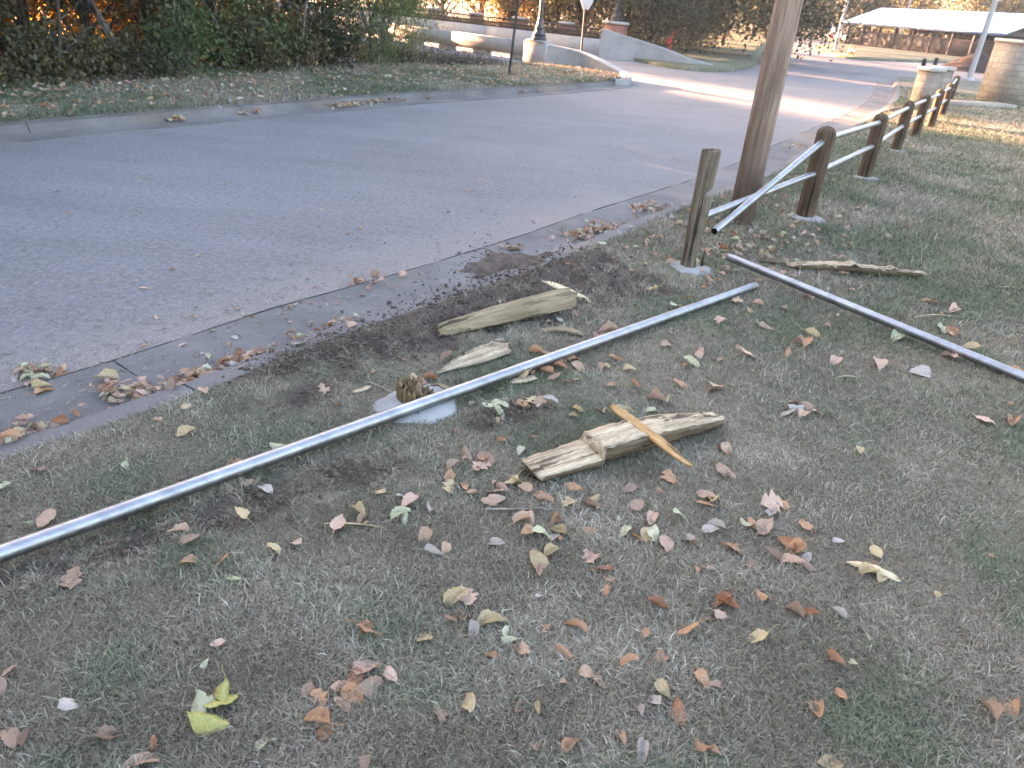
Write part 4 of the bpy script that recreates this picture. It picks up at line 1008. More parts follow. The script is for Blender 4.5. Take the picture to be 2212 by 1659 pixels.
def build_grass():
    rg = np.random.default_rng(12); out = []
    def scatter(n, d0, d1, w0, p):
        # radial density falls with distance
        d = d0 * (d1 / d0) ** rg.random(n); a = rg.uniform(-.8, 1.0, n); xy = np.stack([d * np.sin(a), d * np.cos(a)], 1)
        return xy, d
    xy, d = scatter(1500000, 1.0, 32, 0, 0)
    s = xy @ U; t = xy @ N_; ok = (t - kerb_t(s) > -.03 + .04 * rg.random(len(s))) & (s < 36)
    px, py, q = proj(np.stack([xy[:, 0], xy[:, 1], np.zeros(len(xy))], 1)) if False else (None, None, None)
    v = np.stack([xy[:, 0], xy[:, 1], np.full(len(xy), -EYE)], 1); q = v @ FW; sx = PW / 2 + FPX * (v @ RT) / np.maximum(q, .05); sy = PH / 2 - FPX * (v @ UP) / np.maximum(q, .05)
    ok &= (q > .2) & (sx > -350) & (sx < PW + 350) & (sy < PH + 250)
    so_ = soil_at(xy); ok &= rg.random(len(xy)) > so_ * np.where(fbm(xy[:, 0] * 6 + 3, xy[:, 1] * 6, 2) > .44, .3, .88)
    for b_, rr in ((ST, .185), (BP, .15), (PB[0], .165), (PB[1], .155)): ok &= np.hypot(xy[:, 0] - b_[0], xy[:, 1] - b_[1] + .02) > rr * (.9 + .15 * rg.random(len(xy)))
    xy = xy[ok]; d = d[ok]; so_ = so_[ok]; n = len(xy); s = s[ok]; t = t[ok]
    g = fbm(xy[:, 0] * .9 + 31, xy[:, 1] * .9 + 2, 4); g2 = fbm(xy[:, 0] * 5, xy[:, 1] * 5, 3)
    off = t - kerb_t(s)
    bias = -.10 * np.clip(1 - off / 1.4, 0, 1) * (s < 6.5) + .05 * np.exp(-((xy[:, 0] - 1.0) ** 2 + (xy[:, 1] - 1.7) ** 2) / .5) + .06 * (s > 5) * np.clip(1 - off / 2.5, 0, 1) - .035 * ((off > 4) & (s > 6))
    green = np.clip((g + .45 * (g2 - .45) - .440 + bias) / .15 + rg.normal(0, .35, n), 0, 1); green *= .95
    tint = np.clip(rg.normal(.47, .24, n) + (g2 - .45) * .9, 0, 1)
    green = np.where(so_ > .3, green * .15, green); tint = np.where(so_ > .3, tint * .85, tint)
    z = (lawn_z(xy[:, 0], xy[:, 1]) + soil_dz(xy[:, 0], xy[:, 1], so_)) * np.clip(off / .25, 0, 1) - .004
    sc_ = np.maximum(1, d / 3.2) ** .9
    length = rg.gamma(9, .0034, n) * np.clip(sc_, 1, 2.2) * np.clip(.6 + .9 * g2, .6, 1.25); width = rg.uniform(.002, .0038, n) * sc_
    lean = np.clip(rg.normal(1.02, .30, n), .1, 1.5); tuft = (so_ > .3) & (g2 > .47); length = np.where(tuft, length * 1.25, length)
    out.append(blades(xy, z, length, width, tint, green, lean, rg))
    # verge
    n = 90000; i = rg.uniform(18, 88.9, n); i0 = i.astype(int); f = (i - i0)[:, None]; tt_ = rg.random(n)[:, None] * 1.03 - .02
    A = VA[i0] * (1 - f) + VA[np.minimum(i0 + 1, 89)] * f; B = VB[i0] * (1 - f) + VB[np.minimum(i0 + 1, 89)] * f; xy = A * (1 - tt_) + B * tt_
    g = fbm(xy[:, 0] * .8 + 4, xy[:, 1] * .8, 3); tall = np.clip((tt_[:, 0] - .75) * 4, 0, 1) * (i < 66)
    green = np.clip((g - .40) / .1 + rg.normal(0, .3, n) - tall * .2, 0, 1); tint = np.clip(rg.normal(.45, .22, n), 0, 1)
    out.append(blades(xy, np.full(n, .02), rg.gamma(9, .008, n) * (1 + 1.8 * tall * rg.random(n)), rg.uniform(.008, .014, n), tint, green, np.clip(rg.normal(.8, .3, n), .1, 1.4), rg))
    V = np.concatenate([o[0] for o in out]); o4 = []; o3 = []; off = 0
    for o in out: o4.append(o[1] + off); o3.append(o[2] + off); off += len(o[0])
    me = npmesh('grass', V, [np.concatenate(o4), np.concatenate(o3)], False, {'tint': np.concatenate([o[3] for o in out]), 'green': np.concatenate([o[4] for o in out])})
    tag(link('grass', me, M['grass']), 'short dry autumn grass covering the lawn and the verge', 'grass', kind='stuff')
build_grass()

# soil clods on the torn patch and spilled over the gutter
def clods():
    rg = np.random.default_rng(8); V_all = []; n0 = 0; F_all = []
    ico = bpy.data.meshes.new('tmp'); import bmesh; bm = bmesh.new(); bmesh.ops.create_icosphere(bm, subdivisions=1, radius=1); bv = np.array([v.co[:] for v in bm.verts]); bf = np.array([[v.index for v in f.verts] for f in bm.faces]); bm.free(); bpy.data.meshes.remove(ico)
    n = 0
    while n < 4500:
        a, b_, r = SOIL[rg.integers(0, len(SOIL))] if rg.random() < .8 else WEAR[rg.integers(0, len(WEAR))]
        p = a + (b_ - a) * rg.random() + rg.normal(0, r * .75, 2)
        s = min(rg.lognormal(-5.45, .55), .016); z = place_z(p[0], p[1])
        V = bv * (1 + rg.normal(0, .22, (len(bv), 1))) * s * np.array([1, 1, .7]) + np.array([p[0], p[1], z + s * .2])
        V_all.append(V); F_all.append(bf + n0); n0 += len(V); n += 1
    for _ in range(160):
        p = P(rg.normal(1130, 110), rg.normal(575, 35), -.12); 
        s = rg.lognormal(-5.6, .45); V = bv * (1 + rg.normal(0, .22, (len(bv), 1))) * s + np.array([p[0], p[1], place_z(p[0], p[1]) + s * .3]); V_all.append(V); F_all.append(bf + n0); n0 += len(V)
    b = NB('soil_clods', .95, .1); v = b.co(); b.base(b.ramp(b.noise(v, 9, 5, .7), [(.3, (.052, .04, .032)), (.5, (.092, .072, .058)), (.75, (.155, .124, .10))])); b.bump(b.noise(v, 120, 4), .6, .01)
    tag(link('soil_clods', npmesh('soil_clods', np.concatenate(V_all), np.concatenate(F_all)), b.m), 'dark crumbs of torn-up soil around the olive half post', 'soil', kind='stuff')
clods()
# soil heap spilled over the kerb
def spill():
    c = P(1110, 560, -.05)[:2]; n = 60; g = np.linspace(-1, 1, n); X, Y = np.meshgrid(g, g, indexing='ij'); w2 = np.array([.5, .42])
    x = c[0] + (X * U[0] * w2[0] + Y * N_[0] * w2[1]); y = c[1] + (X * U[1] * w2[0] + Y * N_[1] * w2[1])
    r = np.sqrt(X ** 2 + Y ** 2) + (fbm(x * 5, y * 5, 3) - .45) * 1.0
    h = np.clip(1 - r, -.1, 1) * .07 * (.3 + 1.3 * fbm(x * 16, y * 16, 3)) 
    base_ = np.vectorize(place_z)(x, y); z = np.maximum(np.minimum(base_, 0), -.125) + h - .02
    idx = np.arange(n * n).reshape(n, n); F = np.stack([idx[:-1, :-1], idx[:-1, 1:], idx[1:, 1:], idx[1:, :-1]], -1).reshape(-1, 4)
    keep = (h > -.015).ravel()[F].all(1)
    me = npmesh('spilled_soil', np.stack([x.ravel(), y.ravel(), z.ravel()], 1), F[keep], True)
    tag(link('spilled_soil', me, bpy.data.materials['soil_clods']), 'dark heap of soil spilled across the kerb into the gutter', 'soil', kind='stuff')
spill()

# ------------------------------------------------------------------ trees
FOL = {
 'dark': m_foliage('foliage_dark_olive', [(0, (.022, .026, .014)), (.4, (.05, .055, .03)), (.75, (.085, .09, .05)), (.93, (.15, .14, .075)), (1, (.28, .2, .06))]),
 'olive': m_foliage('foliage_olive_brown', [(0, (.035, .03, .018)), (.4, (.08, .07, .038)), (.8, (.13, .115, .06)), (1, (.26, .18, .07))]),
 'green': m_foliage('foliage_mid_green', [(0, (.035, .055, .022)), (.4, (.075, .105, .04)), (.8, (.12, .15, .065)), (1, (.2, .2, .09))]),
 'feather': m_foliage('foliage_feathery_green', [(0, (.05, .075, .03)), (.4, (.11, .15, .06)), (.8, (.17, .21, .09)), (1, (.3, .26, .1))]),
 'yellow': m_foliage('foliage_autumn_yellow', [(0, (.09, .05, .012)), (.4, (.2, .115, .018)), (.8, (.29, .17, .025)), (1, (.30, .10, .02))], .55),
 'brown': m_foliage('foliage_dry_brown', [(0, (.06, .045, .035)), (.5, (.14, .11, .085)), (1, (.24, .19, .15))], .2),
 'weed': m_foliage('foliage_grey_weeds', [(0, (.03, .026, .026)), (.5, (.085, .072, .068)), (1, (.15, .125, .11))], .2),
 'blue': m_foliage('foliage_blue_green', [(0, (.02, .028, .022)), (.5, (.045, .06, .045)), (.9, (.08, .095, .065)), (1, (.16, .13, .06))]),
 'pale': m_foliage('foliage_pale_autumn', [(0, (.05, .055, .03)), (.4, (.09, .09, .045)), (.8, (.15, .125, .055)), (1, (.26, .17, .05))]),
}
def tree(loc, h, cr, cz0, label, name='tree', fol='dark', nleaf=9000, lsize=.09, seed=0, trunk=.12, clumps=26, group=None, lean=(0, 0), droop=.2, bark='bark', stems=1, flat=1.0, asp=.55):
    """cr crown radius, cz0 height where the crown starts"""
    rg = np.random.default_rng(seed); e = empty(name, loc, label, 'tree' if 'shrub' not in name and 'weed' not in name else 'shrub', group)
    mb = MB(); cc = []
    H = h - cz0
    for k in range(clumps):
        while True:
            p = rg.uniform(-1, 1, 3)
            if .25 < np.linalg.norm(p) < 1: break
        cc.append(np.array([p[0] * cr + lean[0], p[1] * cr * flat + lean[1], cz0 + H * (.5 + .5 * p[2])]))
    cc = np.array(cc)
    for st in range(stems):
        sx = rg.normal(0, .12 * (stems > 1), 2) * 2.0; top = np.array([lean[0] * .7 + rg.normal() * cr * .2 * (1 if stems == 1 else 2), lean[1] * .7 + rg.normal() * cr * .2, h * .8])
        k = 7; tp = np.array([np.array([sx[0], sx[1], -.4]) * (1 - t) + top * t + np.append(rg.normal(0, .06 * h / 5 * math.sin(3.1 * t), 2), 0) for t in np.linspace(0, 1, k)])
        mb.tube(tp, np.linspace(trunk, trunk * .25, k), 8)
        for c in cc[st::stems]:
            t = np.clip((c[2] * .55) / (h * .8) + rg.uniform(-.1, .1), .08, .9); j = t * (k - 1); a = tp[int(j)] * (1 - j % 1) + tp[min(int(j) + 1, k - 1)] * (j % 1)
            mid = a * .5 + c * .5 + rg.normal(0, .12 * cr, 3); pts = [a * (1 - s) ** 2 + mid * 2 * s * (1 - s) + c * s * s for s in np.linspace(0, 1, 6)]
            mb.tube(pts, np.linspace(trunk * .4, .006, 6), 5, False)
    mb.build('trunk', M[bark], e, smooth=True)
    which = rg.integers(0, clumps, nleaf); sig = cr * rg.uniform(.16, .34, clumps)
    pos = cc[which] + rg.normal(0, 1, (nleaf, 3)) * sig[which][:, None] * np.array([1, flat ** .5, .75]) 
    pos[:, 2] = np.maximum(pos[:, 2], max(0, cz0 - .5) * .8 + rg.uniform(.02, .3, nleaf))
    nrm = rg.normal(0, 1, (nleaf, 3)); nrm[:, 2] += .5; nrm /= np.linalg.norm(nrm, axis=1)[:, None]
    d = rg.normal(0, 1, (nleaf, 3)); d[:, 2] -= droop * 4; d -= nrm * (d * nrm).sum(1)[:, None]; d /= np.linalg.norm(d, axis=1)[:, None] + 1e-9; b = np.cross(nrm, d)
    s = rg.uniform(.6, 1.4, nleaf)[:, None] * lsize
    V = np.stack([pos, pos + d * s * .5 + b * s * asp * .5 - nrm * s * .06, pos + d * s, pos + d * s * .5 - b * s * asp * .5 - nrm * s * .06], 1).reshape(-1, 3)
    cl = rg.normal(.42, .17, clumps); tint = np.clip(cl[which] + rg.normal(0, .16, nleaf) + (rg.random(nleaf) < .03) * .5, 0, 1)
    me = npmesh('crown', V, np.arange(nleaf * 4).reshape(-1, 4), False, {'tint': np.repeat(tint, 4)}); link('crown', me, FOL[fol], e)
    return e
def at(px, py, push=0.0, z=0.0):
    q = P(px, py, z); d = q[:2] / np.linalg.norm(q[:2]); return (q[0] + d[0] * push, q[1] + d[1] * push, -.1 - min(push, 4) * .2)
gT = 'trees and shrubs of the creek thicket'
# low front shrubs
front_ = [(110, 182, 'dark', 'dark shrub covering the lower part of the first yellow gap'), (560, 155, 'green', 'greenish shrub right of the thicket centre'), (-60, 196, 'olive', 'low olive shrub at the far left end of the thicket'), (80, 186, 'olive', 'olive shrub under the dark limb at far left'), (180, 180, 'olive', 'olive shrub beneath the bright yellow gaps'), (300, 172, 'dark', 'dark shrub between the yellow gaps in the thicket'), (420, 164, 'green', 'mid-green shrub in the middle of the thicket'),
         (520, 158, 'olive', 'olive-brown shrub before the first glimpse of the bridge wall'), (610, 154, 'olive', 'olive shrub with a slim slanting trunk'), (700, 150, 'dark', 'dark shrub left of the feathery green tree')]
for i, (px, py, f, lb) in enumerate(front_):
    tree(at(px, py, .5), (.85, 1.5, 1.9, 1.0, .8, .95, 1.4, 1.1, 1.8, 1.5)[i], .8, .02, lb, 'thicket_shrub', f, 3400, .085, 200 + i, .028, 30, gT, stems=3, droop=.3, bark='barkpale' if i in (4, 6) else 'bark')
mid_ = [(-120, 170, 'dark', 'dark tree behind the left end of the thicket'), (60, 165, 'dark', 'dark tree with a thick limb at far left'), (210, 160, 'olive', 'olive tree behind the yellow gaps'), (340, 155, 'dark', 'tall dark tree in the left half of the thicket'), (470, 150, 'dark', 'leafy dark tree near the thicket centre'), (590, 145, 'olive', 'thin olive tree in front of the bridge wall glimpses')]
for i, (px, py, f, lb) in enumerate(mid_):
    tree(at(px, py, 2.0), 7.5, 2.0, (.5, .8, .75, .8, .7, .6)[i], lb, 'thicket_tree', f, 9000, .095, 230 + i, .10, 34, gT, droop=.25)
# feathery pale green drooping tree by the bridge
tree(at(800, 145, .8), 5.2, 1.5, .3, 'feathery bright green drooping tree beside the bridge wall', 'feathery_tree', 'feather', 30000, .085, 260, .055, 44, gT, droop=.9, bark='barkpale', stems=2, asp=.28)
tree(at(650, 150, 1.2), 6.0, 1.5, .3, 'grey-stemmed green tree left of the feathery tree', 'thicket_tree', 'green', 15000, .075, 261, .05, 36, gT, droop=.8, bark='barkpale', stems=2, asp=.32)
# bare stems in front of the leaves
def stem(base, hx, hz, r, mat, lb, seed):
    b = at(*base); rg = np.random.default_rng(seed); pts = smooth_pl([(0, 0, 0), (hx * .3 + .05, .05, hz * .35), (hx * .75 - .06, -.05, hz * .7), (hx, .1, hz)], 2)
    mb = MB().tube(pts, np.linspace(r, r * .45, len(pts)), 8)
    for k in (4, 7, 10):
        a = pts[min(k, len(pts) - 2)]; d = np.array([rg.normal() * .5, rg.normal() * .2, .45 + .2 * rg.random()]); mb.tube([a, a + d * .5 + rg.normal(0, .04, 3), a + d], [r * .45, r * .3, r * .12], 6)
    tag(mb.build('bare_stem', M[mat], None, (b[0], b[1], -.05), smooth=True), lb, 'stem', 'bare stems along the thicket')
stem((636, 155, .1), .5, 1.9, .028, 'barkpale', 'pale slanting stem left of the feathery tree', 1); stem((751, 146, .1), .1, 2.2, .018, 'barkpale', 'slim upright pale stem under the feathery tree', 2)
stem((718, 149, .1), .25, 1.0, .016, 'barkpale', 'short pale stem just left of the feathery tree', 3); stem((275, 175, .2), -.75, 2.2, .06, 'bark', 'thick dark stem leaning left across the yellow gaps', 4)
stem((415, 166, .1), -.2, 1.3, .012, 'barkpale', 'thin crooked stem in the middle of the thicket', 5); stem((120, 186, .2), .5, 2.0, .035, 'bark', 'dark stem leaning right at far left', 6); stem((505, 160, .2), -.6, 2.0, .03, 'bark', 'dark stem leaning left before the wall glimpses', 7)
# dry grey weeds in front of the bridge
for i, (px, py, hh, lb) in enumerate([(890, 141, .62, 'grey dry weeds right of the feathery tree'), (950, 141, .52, 'tall grey weeds before the left drain slots'), (1005, 142, .46, 'grey dry weeds in the middle of the weed row'), (1055, 143, .33, 'last low clump of grey weeds near the sign post'), (845, 140, .8, 'dark weeds at the foot of the feathery tree')]):
    tree(at(px, py, .2), hh, .55, .0, lb, 'weed_clump', 'weed', 1500, .045, 280 + i, .012, 34, 'grey weeds before the bridge', stems=7, droop=-.2, bark='bark')
# autumn-yellow trees across the creek, lit from behind
for i, (x, y, h_) in enumerate([(-17, 21, 3.2), (-14.5, 23, 3.6), (-19.5, 19, 3.4), (-12.5, 24.5, 2.6), (-22, 24, 4.2), (-12.8, 19.2, 2.6), (-15.5, 17.6, 2.8), (-10.6, 22.6, 2.4), (-18.2, 22.6, 3.4)]):
    tree((x, y, -1.4), h_ + 1.4, 2.0, .2, ['sunlit yellow tree glowing through the first thicket gap', 'sunlit yellow tree glowing through the middle thicket gap', 'sunlit yellow tree at the far left across the creek', 'small orange-yellow tree seen low through the thicket', 'tall yellow tree deepest across the creek', 'low amber shrub glowing at the creek edge behind the thicket centre', 'low amber shrub glowing behind the left gaps', 'low amber shrub glowing behind the brownish shrub', 'amber tree between the two taller yellow trees'][i], 'yellow_tree', 'yellow', 7000, .15, 300 + i, .08, 26, 'backlit yellow trees across the creek')
# tall trees out of frame on the left whose shade covers lawn and street
for i, (x, y) in enumerate([(-11, 9), (-12.5, 4.5), (-14, 0), (-15.5, -5), (-9.5, 13.5), (-8.0, 17.5), (-6.6, 21.2), (-13.5, 12), (-16, 6.5), (-17.5, 1), (-20, 9), (-22, 3), (-20, -5), (-24, 13), (-19, 15)]):
    tree((x, y, -.6), 9.5, 3.0, 2.4 if -16 < x and y > 3 else .6, ['tall shade tree', 'broad shade tree'][i % 2] + ' number'.replace(' number', '') + ' rising above the thicket at ' + ['its left end', 'the left frame edge', 'the street behind the viewer', 'the far street end', 'its middle', 'its right half', 'the bridge end', 'the creek bank', 'the back row', 'the back row, leftmost', 'the hollow behind the creek', 'the far creek slope', 'the far street end, set back', 'the creek slope behind the yellow trees', 'the creek bend'][i], 'shade_tree', 'dark', 12000, .27, 320 + i, .16, 46, 'tall shade trees of the thicket')
# behind the bridge
bb = [(865, 'yellow', 'bright yellow tree beyond the left end of the railing'), (945, 'yellow', 'orange-yellow tree behind the railing'), (1010, 'olive', 'olive tree behind the second brick pillar'), (1080, 'dark', 'dark tree behind the nearer sign post'), (1160, 'dark', 'dark green tree behind the street lamp'), (1240, 'olive', 'olive tree left of the octagonal sign'), (1320, 'blue', 'dark tree behind the brick end pillar')]
for i, (px, f, lb) in enumerate(bb):
    t = wall_t(px); q = F0 + BE * t + BN * (3.0 + 1.3 * (i % 2)); q2 = q
    tree((q2[0], q2[1], -.9), 9.0, 2.3, .3, lb, 'bridge_tree', f, 15000, .11, 340 + i, .14, 36, 'trees behind the bridge')
for i, t in enumerate([-2, 5, 12, 18, 25, 32, 9, 15, 22]):
    q = F0 + BE * t + BN * (12 if i < 6 else 19); tree((q[0], q[1], -.5), 12, 3.8, .5, 'tall background tree behind the bridge trees, ' + ['right of the end pillar', 'behind the railing at right', 'behind the street lamp', 'behind the middle pillars', 'behind the yellow trees', 'far left', 'second row by the street lamp', 'second row by the middle pillars', 'second row by the yellow trees'][i], 'background_tree', ['blue', 'dark', 'dark', 'olive', 'pale', 'yellow', 'dark', 'olive', 'pale'][i], 15000, .2, 360 + i, .2, 40, 'trees behind the bridge')
for i, (t, o_) in enumerate([(27, .2), (34, -.5), (42, .6)]):  # unseen trees added so their crowns shade the far edge of the sun strip
    q = F0 + BE * t + BN * o_; tree((q[0], q[1], -.4), 12.5, 3.0, 1.6, 'tall unseen tree added to shade the far bridge head, ' + ['nearest the railing', 'middle of three', 'farthest of three'][i], 'strip_shade_tree', 'olive', 9000, .3, 440 + i, .2, 44, 'added shade trees at the far bridge head')
for i, (x, y) in enumerate([(-10.2, 10.6), (-12, 12.2), (-12.8, 14.6), (-11.6, 8.4), (-13.6, 9.6), (-13.2, 5.4), (-15.2, 2.6), (-16.5, -1.5), (-15.5, 15.5), (-17, 10)]):  # added out-of-frame blockers for low sun leaking onto the street
    tree((x, y, -.6), 4.2, 1.9, .1, 'dense low shrub added to block the sun ' + ['just outside the left frame edge', 'behind the first shrub past the left frame edge', 'deep at the creek bend', 'at the kerbside left of the frame', 'in the second row left of the frame', 'beside the street left of the viewer', 'beside the street farther left of the viewer', 'at the far left street end', 'on the creek bank outside the frame', 'in the hollow outside the frame'][i], 'thicket_shrub', 'dark', 11000, .105, 460 + i, .05, 34, 'trees and shrubs of the creek thicket', stems=2)
for i, (be_, bn_) in enumerate([(31, 15.5), (37, 17.0), (44, 16.0), (52, 17.2), (27, 12.5)]):  # trees added behind the thicket to stop sun on the strip's near side
    q = BE * be_ + BN * bn_; tree((q[0], q[1], -1.2), 11.0, 2.5, .6, 'dark tree added to block the sun before the bridge, ' + ['nearest the feathery tree', 'second along the bank', 'third along the bank', 'last along the bank', 'closest to the thicket'][i], 'sun_block_tree', 'dark', 12000, .2, 480 + i, .15, 44, 'dark trees added to block the sun')
q = BE * 38 + BN * 5.4; tree((q[0], q[1], -1.2), 13, 3.2, 6.0, 'high-crowned tree added to block the sun far behind the yellow gaps', 'sun_block_tree', 'dark', 12000, .25, 495, .2, 44, 'dark trees added to block the sun')  # added; crown kept high to stop a sun streak, yellow trees stay lit
q = BE * 36 + BN * 1.5; tree((q[0], q[1], -1.2), 13, 3.2, 6.0, 'high-crowned tree added to block the sun far behind the first yellow gap', 'sun_block_tree', 'dark', 12000, .25, 496, .2, 44, 'dark trees added to block the sun')  # second high crown added against the same stray sun
tree((-22.6, 29.7, -1.2), 13, 3.2, 5.4, 'high-crowned tree added to block the sun upstream of the bridge', 'sun_block_tree', 'dark', 12000, .25, 497, .2, 44, 'dark trees added to block the sun')  # added in line with the sun to close the last leak on the road
for i, (x, y) in enumerate([(7, 53), (11, 63), (13, 75), (16, 88), (19, 101), (22, 115), (27, 130)]):
    tree((x, y, -.2), 19, 5.5, .4, 'tall dark wood tree beyond the side street, ' + ['nearest the bridge', 'second from the bridge', 'third from the bridge', 'fourth from the bridge', 'fifth from the bridge', 'sixth from the bridge', 'farthest from the bridge'][i], 'wood_tree', 'blue', 14000, .34, 500 + i, .3, 60, 'tall wood beyond the side street')
# right of the wing wall
rr_ = [(1360, 97, 'blue', 'dark blue-green tree beyond the wing wall'), (1420, 108, 'brown', 'dry brown shrub behind the red marker'), (1490, 112, 'brown', 'greyish brown shrub on the grass right of the red marker'), (1560, 100, 'blue', 'dark leaning tree at the corner of the side street'), (1625, 88, 'blue', 'dark tree left of the utility pole'), (1690, 84, 'olive', 'olive tree just right of the utility pole'), (1480, 85, 'blue', 'tall dark tree behind the brown shrubs'), (1750, 74, 'blue', 'dark tree at the bend of the side street'), (1700, 79, 'blue', 'dark tree filling the gap right of the utility pole'), (1650, 84, 'blue', 'dark tree hidden behind the upper utility pole')]
for i, (px, py, f, lb) in enumerate(rr_):
    q = P(px, py, 0); big = f != 'brown'
    tree((q[0], q[1], 0), (9.0 if big else 3.0) * (1 + .02 * (q[1] - 35)), (2.9 if big else 1.7) * (1 + .012 * (q[1] - 35)), .15, lb, 'roadside_tree' if big else 'roadside_shrub', f, 16000 if big else 9000, .13 if big else .10, 380 + i, .15 if big else .03, 36, 'trees along the side street', stems=1 if big else 4)
# far row behind the shelter
for i, (x, y, f) in enumerate([(30, 118, 'blue'), (40, 132, 'blue'), (50, 128, 'olive'), (60, 138, 'pale'), (68, 126, 'pale'), (76, 134, 'olive'), (84, 120, 'pale'), (92, 128, 'pale'), (30, 140, 'blue'), (102, 118, 'pale')]):
    tree((x, y, -.2), 13 if i < 4 else 11.5, 6.0, .3, ['dark far tree left of the shelter', 'dark far tree above the left roof end', 'olive far tree over the shelter roof', 'pale autumn far tree over the roof ridge', 'yellowish far tree above the middle of the roof', 'olive-brown far tree above the right of the roof', 'pale far tree near the tall grey light pole', 'pale autumn far tree at the right edge', 'dark tree at the back of the side street', 'pale far tree beyond the right frame edge'][i], 'far_tree', f, 6000, .5, 400 + i, .3, 46, 'far trees behind the shelter')

# ------------------------------------------------------------------ shelter, gate pillars, poles far right
SL = np.array([39.4, 108.0]); SR = P(2146, 132, 0)[:2]; sv = SR - SL; SLn = np.linalg.norm(sv); sang = math.atan2(sv[1], sv[0])
sh = empty('picnic_shelter', (SL[0], SL[1], 0), 'long low park shelter with a bright pale roof and dark walls', 'shelter', None, sang)
D = 9.0; ez = 2.5; rzv = 4.5                                    # local x along the front eave, local y to the back
V = [(-1, -.6, ez), (SLn + 1, -.6, ez), (SLn + 1, D / 2, rzv), (-1, D / 2, rzv), (-1, D + .6, ez), (SLn + 1, D + .6, ez)]
V += [(x, y, z - .12) for x, y, z in V]
MB().add(V, [[0, 1, 2, 3], [3, 2, 5, 4], [7, 6, 9, 8], [8, 9, 10, 11], [0, 3, 9, 6], [3, 4, 10, 9], [2, 1, 7, 8], [5, 2, 8, 11], [4, 5, 11, 10], [1, 0, 6, 7]]).build('roof', M['roof'], sh)
MB().box((SLn / 2, -.63, ez - .12), (SLn + 2, .05, .22)).build('fascia', M['trim'], sh)
MB().box((SLn / 2, 0, .82), (SLn, .15, 1.7)).build('low_wall', M['darkwall'], sh); MB().box((SLn / 2, D, 1.2), (SLn, .15, 2.4)).build('back_wall', M['darkwall'], sh)
for x in np.linspace(.3, SLn - .3, 9): 
    for y in (0, D): MB().box((x, y, 1.2), (.28, .28, 2.4)).build('roof_post', M['darkwall'], sh)
mb = MB(); mb.box((SLn + .02, D / 2, 1.2), (.15, D, 2.4)); mb.build('end_wall', M['darkwall'], sh)
rgx = np.random.default_rng(2)
for x in np.linspace(2, SLn - 2, 26): MB().box((x + rgx.normal() * .3, D - .12, 1.75), (.55, .06, .7 * rgx.uniform(.5, 1))).build('screen_panel', M['lightpole'], sh)
# pillars
def pillar(px, z1, wd, dp, rz, lb):
    b = P(*px); e = empty('stone_pillar', (b[0], b[1], -.05), lb, 'pillar', 'stone gate pillars', rz)
    MB().box((0, 0, z1 / 2 - .05), (wd, dp, z1 + .1)).build('stone_shaft', M['stone'], e); MB().box((0, 0, z1 + .06), (wd + .08, dp + .08, .10), 0, .02).build('stone_cap', M['cap'], e)
pillar((1988, 231), .93, .44, .44, R(20), 'low stone pillar behind the fence posts')
pillar((2018, 212), .86, .44, .44, R(20), 'farther low stone pillar half hidden by the nearer one')
pillar((2158, 222), 1.76, .95, .95, R(20), 'tall pale stone gate pillar at the right edge')
e = tag(MB().box((0, 0, .07), (3.2, .7, .14), R(20), .03).build('stone_border', M['stone'], None, (P(2085, 228)[0], P(2085, 228)[1], -.03)), 'low stone border running to the tall gate pillar', 'border')
# light poles
def lpole(px, r, h, lb):
    b = P(*px); e = empty('light_pole', (b[0], b[1], -.1), lb, 'light pole', 'grey light poles'); MB().lathe([(r, 0), (r * .75, h)], 14).build('pole_shaft', M['lightpole'], e, smooth=True, autosm=40)
    MB().lathe([(r * 1.8, 0), (r * 1.8, .12), (r * 1.2, .2)], 14).build('pole_base', M['lightpole'], e, smooth=True, autosm=40)
lpole((1803, 109), .14, 9, 'slim grey light pole left of the shelter roof'); lpole((2093, 172), .13, 9, 'nearest thick grey light pole in front of the shelter')
for x, y, lb in ((50.5, 118, 'thin pale pole behind the left end of the shelter'), (62, 92, 'thin grey pole behind the right half of the roof'), (56, 78, 'grey pole beside the right end of the shelter')):
    e = empty('light_pole', (x, y, -.1), lb, 'light pole', 'grey light poles'); MB().lathe([(.15, 0), (.11, 10)], 12).build('pole_shaft', M['lightpole'], e, smooth=True, autosm=40)
# mulch mound
b = P(2105, 150); n = 28; g = np.linspace(-1, 1, n); X, Y = np.meshgrid(g, g, indexing='ij'); r = np.sqrt(X ** 2 + Y ** 2)
Z = np.clip(1 - r * 1.02, -.02, 1) * 1.25 * (1 + .35 * (fbm(X * 5 + 9, Y * 5, 3) - .45)); idx = np.arange(n * n).reshape(n, n)
tag(link('mulch_mound', npmesh('mulch_mound', np.stack([X.ravel() * 2.4, Y.ravel() * 2.2, Z.ravel() - .13], 1), np.stack([idx[:-1, :-1], idx[1:, :-1], idx[1:, 1:], idx[:-1, 1:]], -1).reshape(-1, 4), True), M['mulch'], None, (b[0], b[1], 0)), 'dark brown mound in front of the shelter, behind the tall light pole', 'mound')
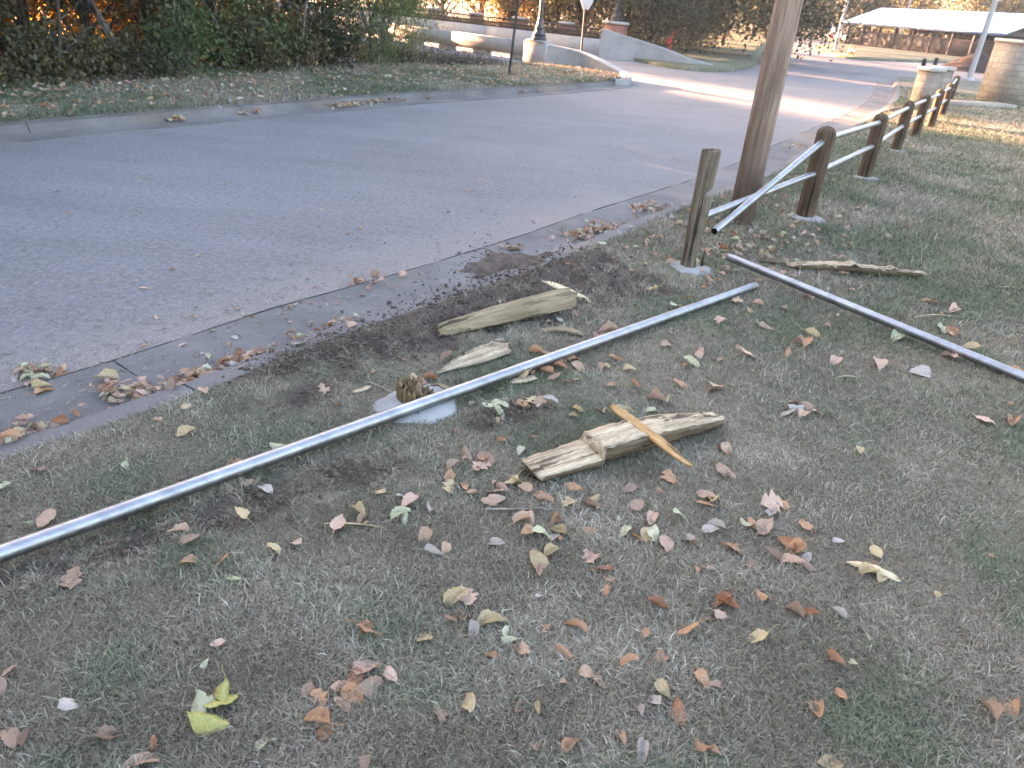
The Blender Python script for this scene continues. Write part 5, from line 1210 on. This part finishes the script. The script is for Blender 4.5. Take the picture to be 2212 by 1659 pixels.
# small things
b = P(1443, 121); e = empty('marker_flag', (b[0], b[1], -.05), 'red utility marker standing behind the wing wall', 'marker')
MB().tube([(0, 0, 0), (.05, 0, 1.25)], [.03, .03], 8).build('marker_stake', M['pink'], e); MB().box((-.04, 0, .62), (.22, .03, .34), .4, .005).build('marker_plate', M['pink'], e)
def delineator(px, lb):
    b = P(*px); e = empty('traffic_cone', (b[0], b[1], -.02), lb, 'traffic cone', 'orange and white cones')
    e.scale = (.55, .55, .5); MB().box((0, 0, .03), (.7, .7, .06), .3, .05).build('cone_base', M['orangeplastic'], e); MB().lathe([(.26, .06), (.2, .5)], 14).build('cone_body', M['orangeplastic'], e, smooth=True, autosm=40)
    MB().lathe([(.2, .5), (.15, .9)], 14).build('cone_band', M['white'], e, smooth=True, autosm=40); MB().lathe([(.15, .9), (.05, 1.5)], 14).build('cone_tip', M['orangeplastic'], e, smooth=True, autosm=40)
delineator((1833, 119), 'left orange and white cone on the grass before the shelter'); delineator((1841, 120), 'right orange and white cone on the grass before the shelter')
b = P(1789, 104); e = empty('small_sign', (b[0], b[1], -.05), 'small white and red sign beside the slim light pole', 'road sign')
MB().box((0, 0, .9), (.07, .07, 1.9)).build('sign_post', M['signpost'], e); MB().box((0, -.06, 1.55), (.42, .04, .5), 0, .02).build('sign_plate', M['white'], e); MB().box((.04, -.06, 1.05), (.34, .04, .3), 0, .02).build('red_plate', M['pink'], e)
def bollard(px, lb):
    b = P(*px); e = tag(post_mesh(.95, .09, np.random.default_rng(3)).build('bollard', M['iron'], None, (b[0], b[1], -.13), smooth=True, autosm=50), lb, 'bollard', 'dark bollards beyond the low pillars')
bollard((1986, 168), 'dark bollard just behind the nearer low stone pillar'); bollard((2012, 163), 'short dark bollard behind the farther low stone pillar')
b = P(1905, 243); n = 20
tag(MB().tube([(0, 0, .02), (.5, .55, .05), (1.0, 1.15, .06)], [.06, .09, .05], 8).build('dark_log', M['bark'], None, (b[0], b[1], -.06), smooth=True), 'dark log lying at the road corner by the low stone pillar', 'log')
b = P(1500, 146)

# ------------------------------------------------------------------ even haze box round the scene, added to imitate a smeared lens veil
def haze():
    x0, x1, y0, y1, z0, z1 = -140, 150, -60, 260, -4, 16
    me = bpy.data.meshes.new('haze')
    me.from_pydata([(x0, y0, z0), (x1, y0, z0), (x1, y1, z0), (x0, y1, z0), (x0, y0, z1), (x1, y0, z1), (x1, y1, z1), (x0, y1, z1)], [], [(0, 3, 2, 1), (4, 5, 6, 7), (0, 1, 5, 4), (1, 2, 6, 5), (2, 3, 7, 6), (3, 0, 4, 7)])
    m = bpy.data.materials.new('lens_veil_haze'); m.use_nodes = True; t = m.node_tree
    for n in list(t.nodes):
        if n.type != 'OUTPUT_MATERIAL': t.nodes.remove(n)
    v = t.nodes.new('ShaderNodeVolumePrincipled'); v.inputs['Color'].default_value = (.84, .9, 1, 1); v.inputs['Density'].default_value = .00045; v.inputs['Anisotropy'].default_value = .3
    out = [n for n in t.nodes if n.type == 'OUTPUT_MATERIAL'][0]; t.links.new(v.outputs[0], out.inputs['Volume'])
    tag(link('haze', me, m), 'thin pale haze added to imitate the veil of a smeared lens', 'haze', kind='stuff')
haze()
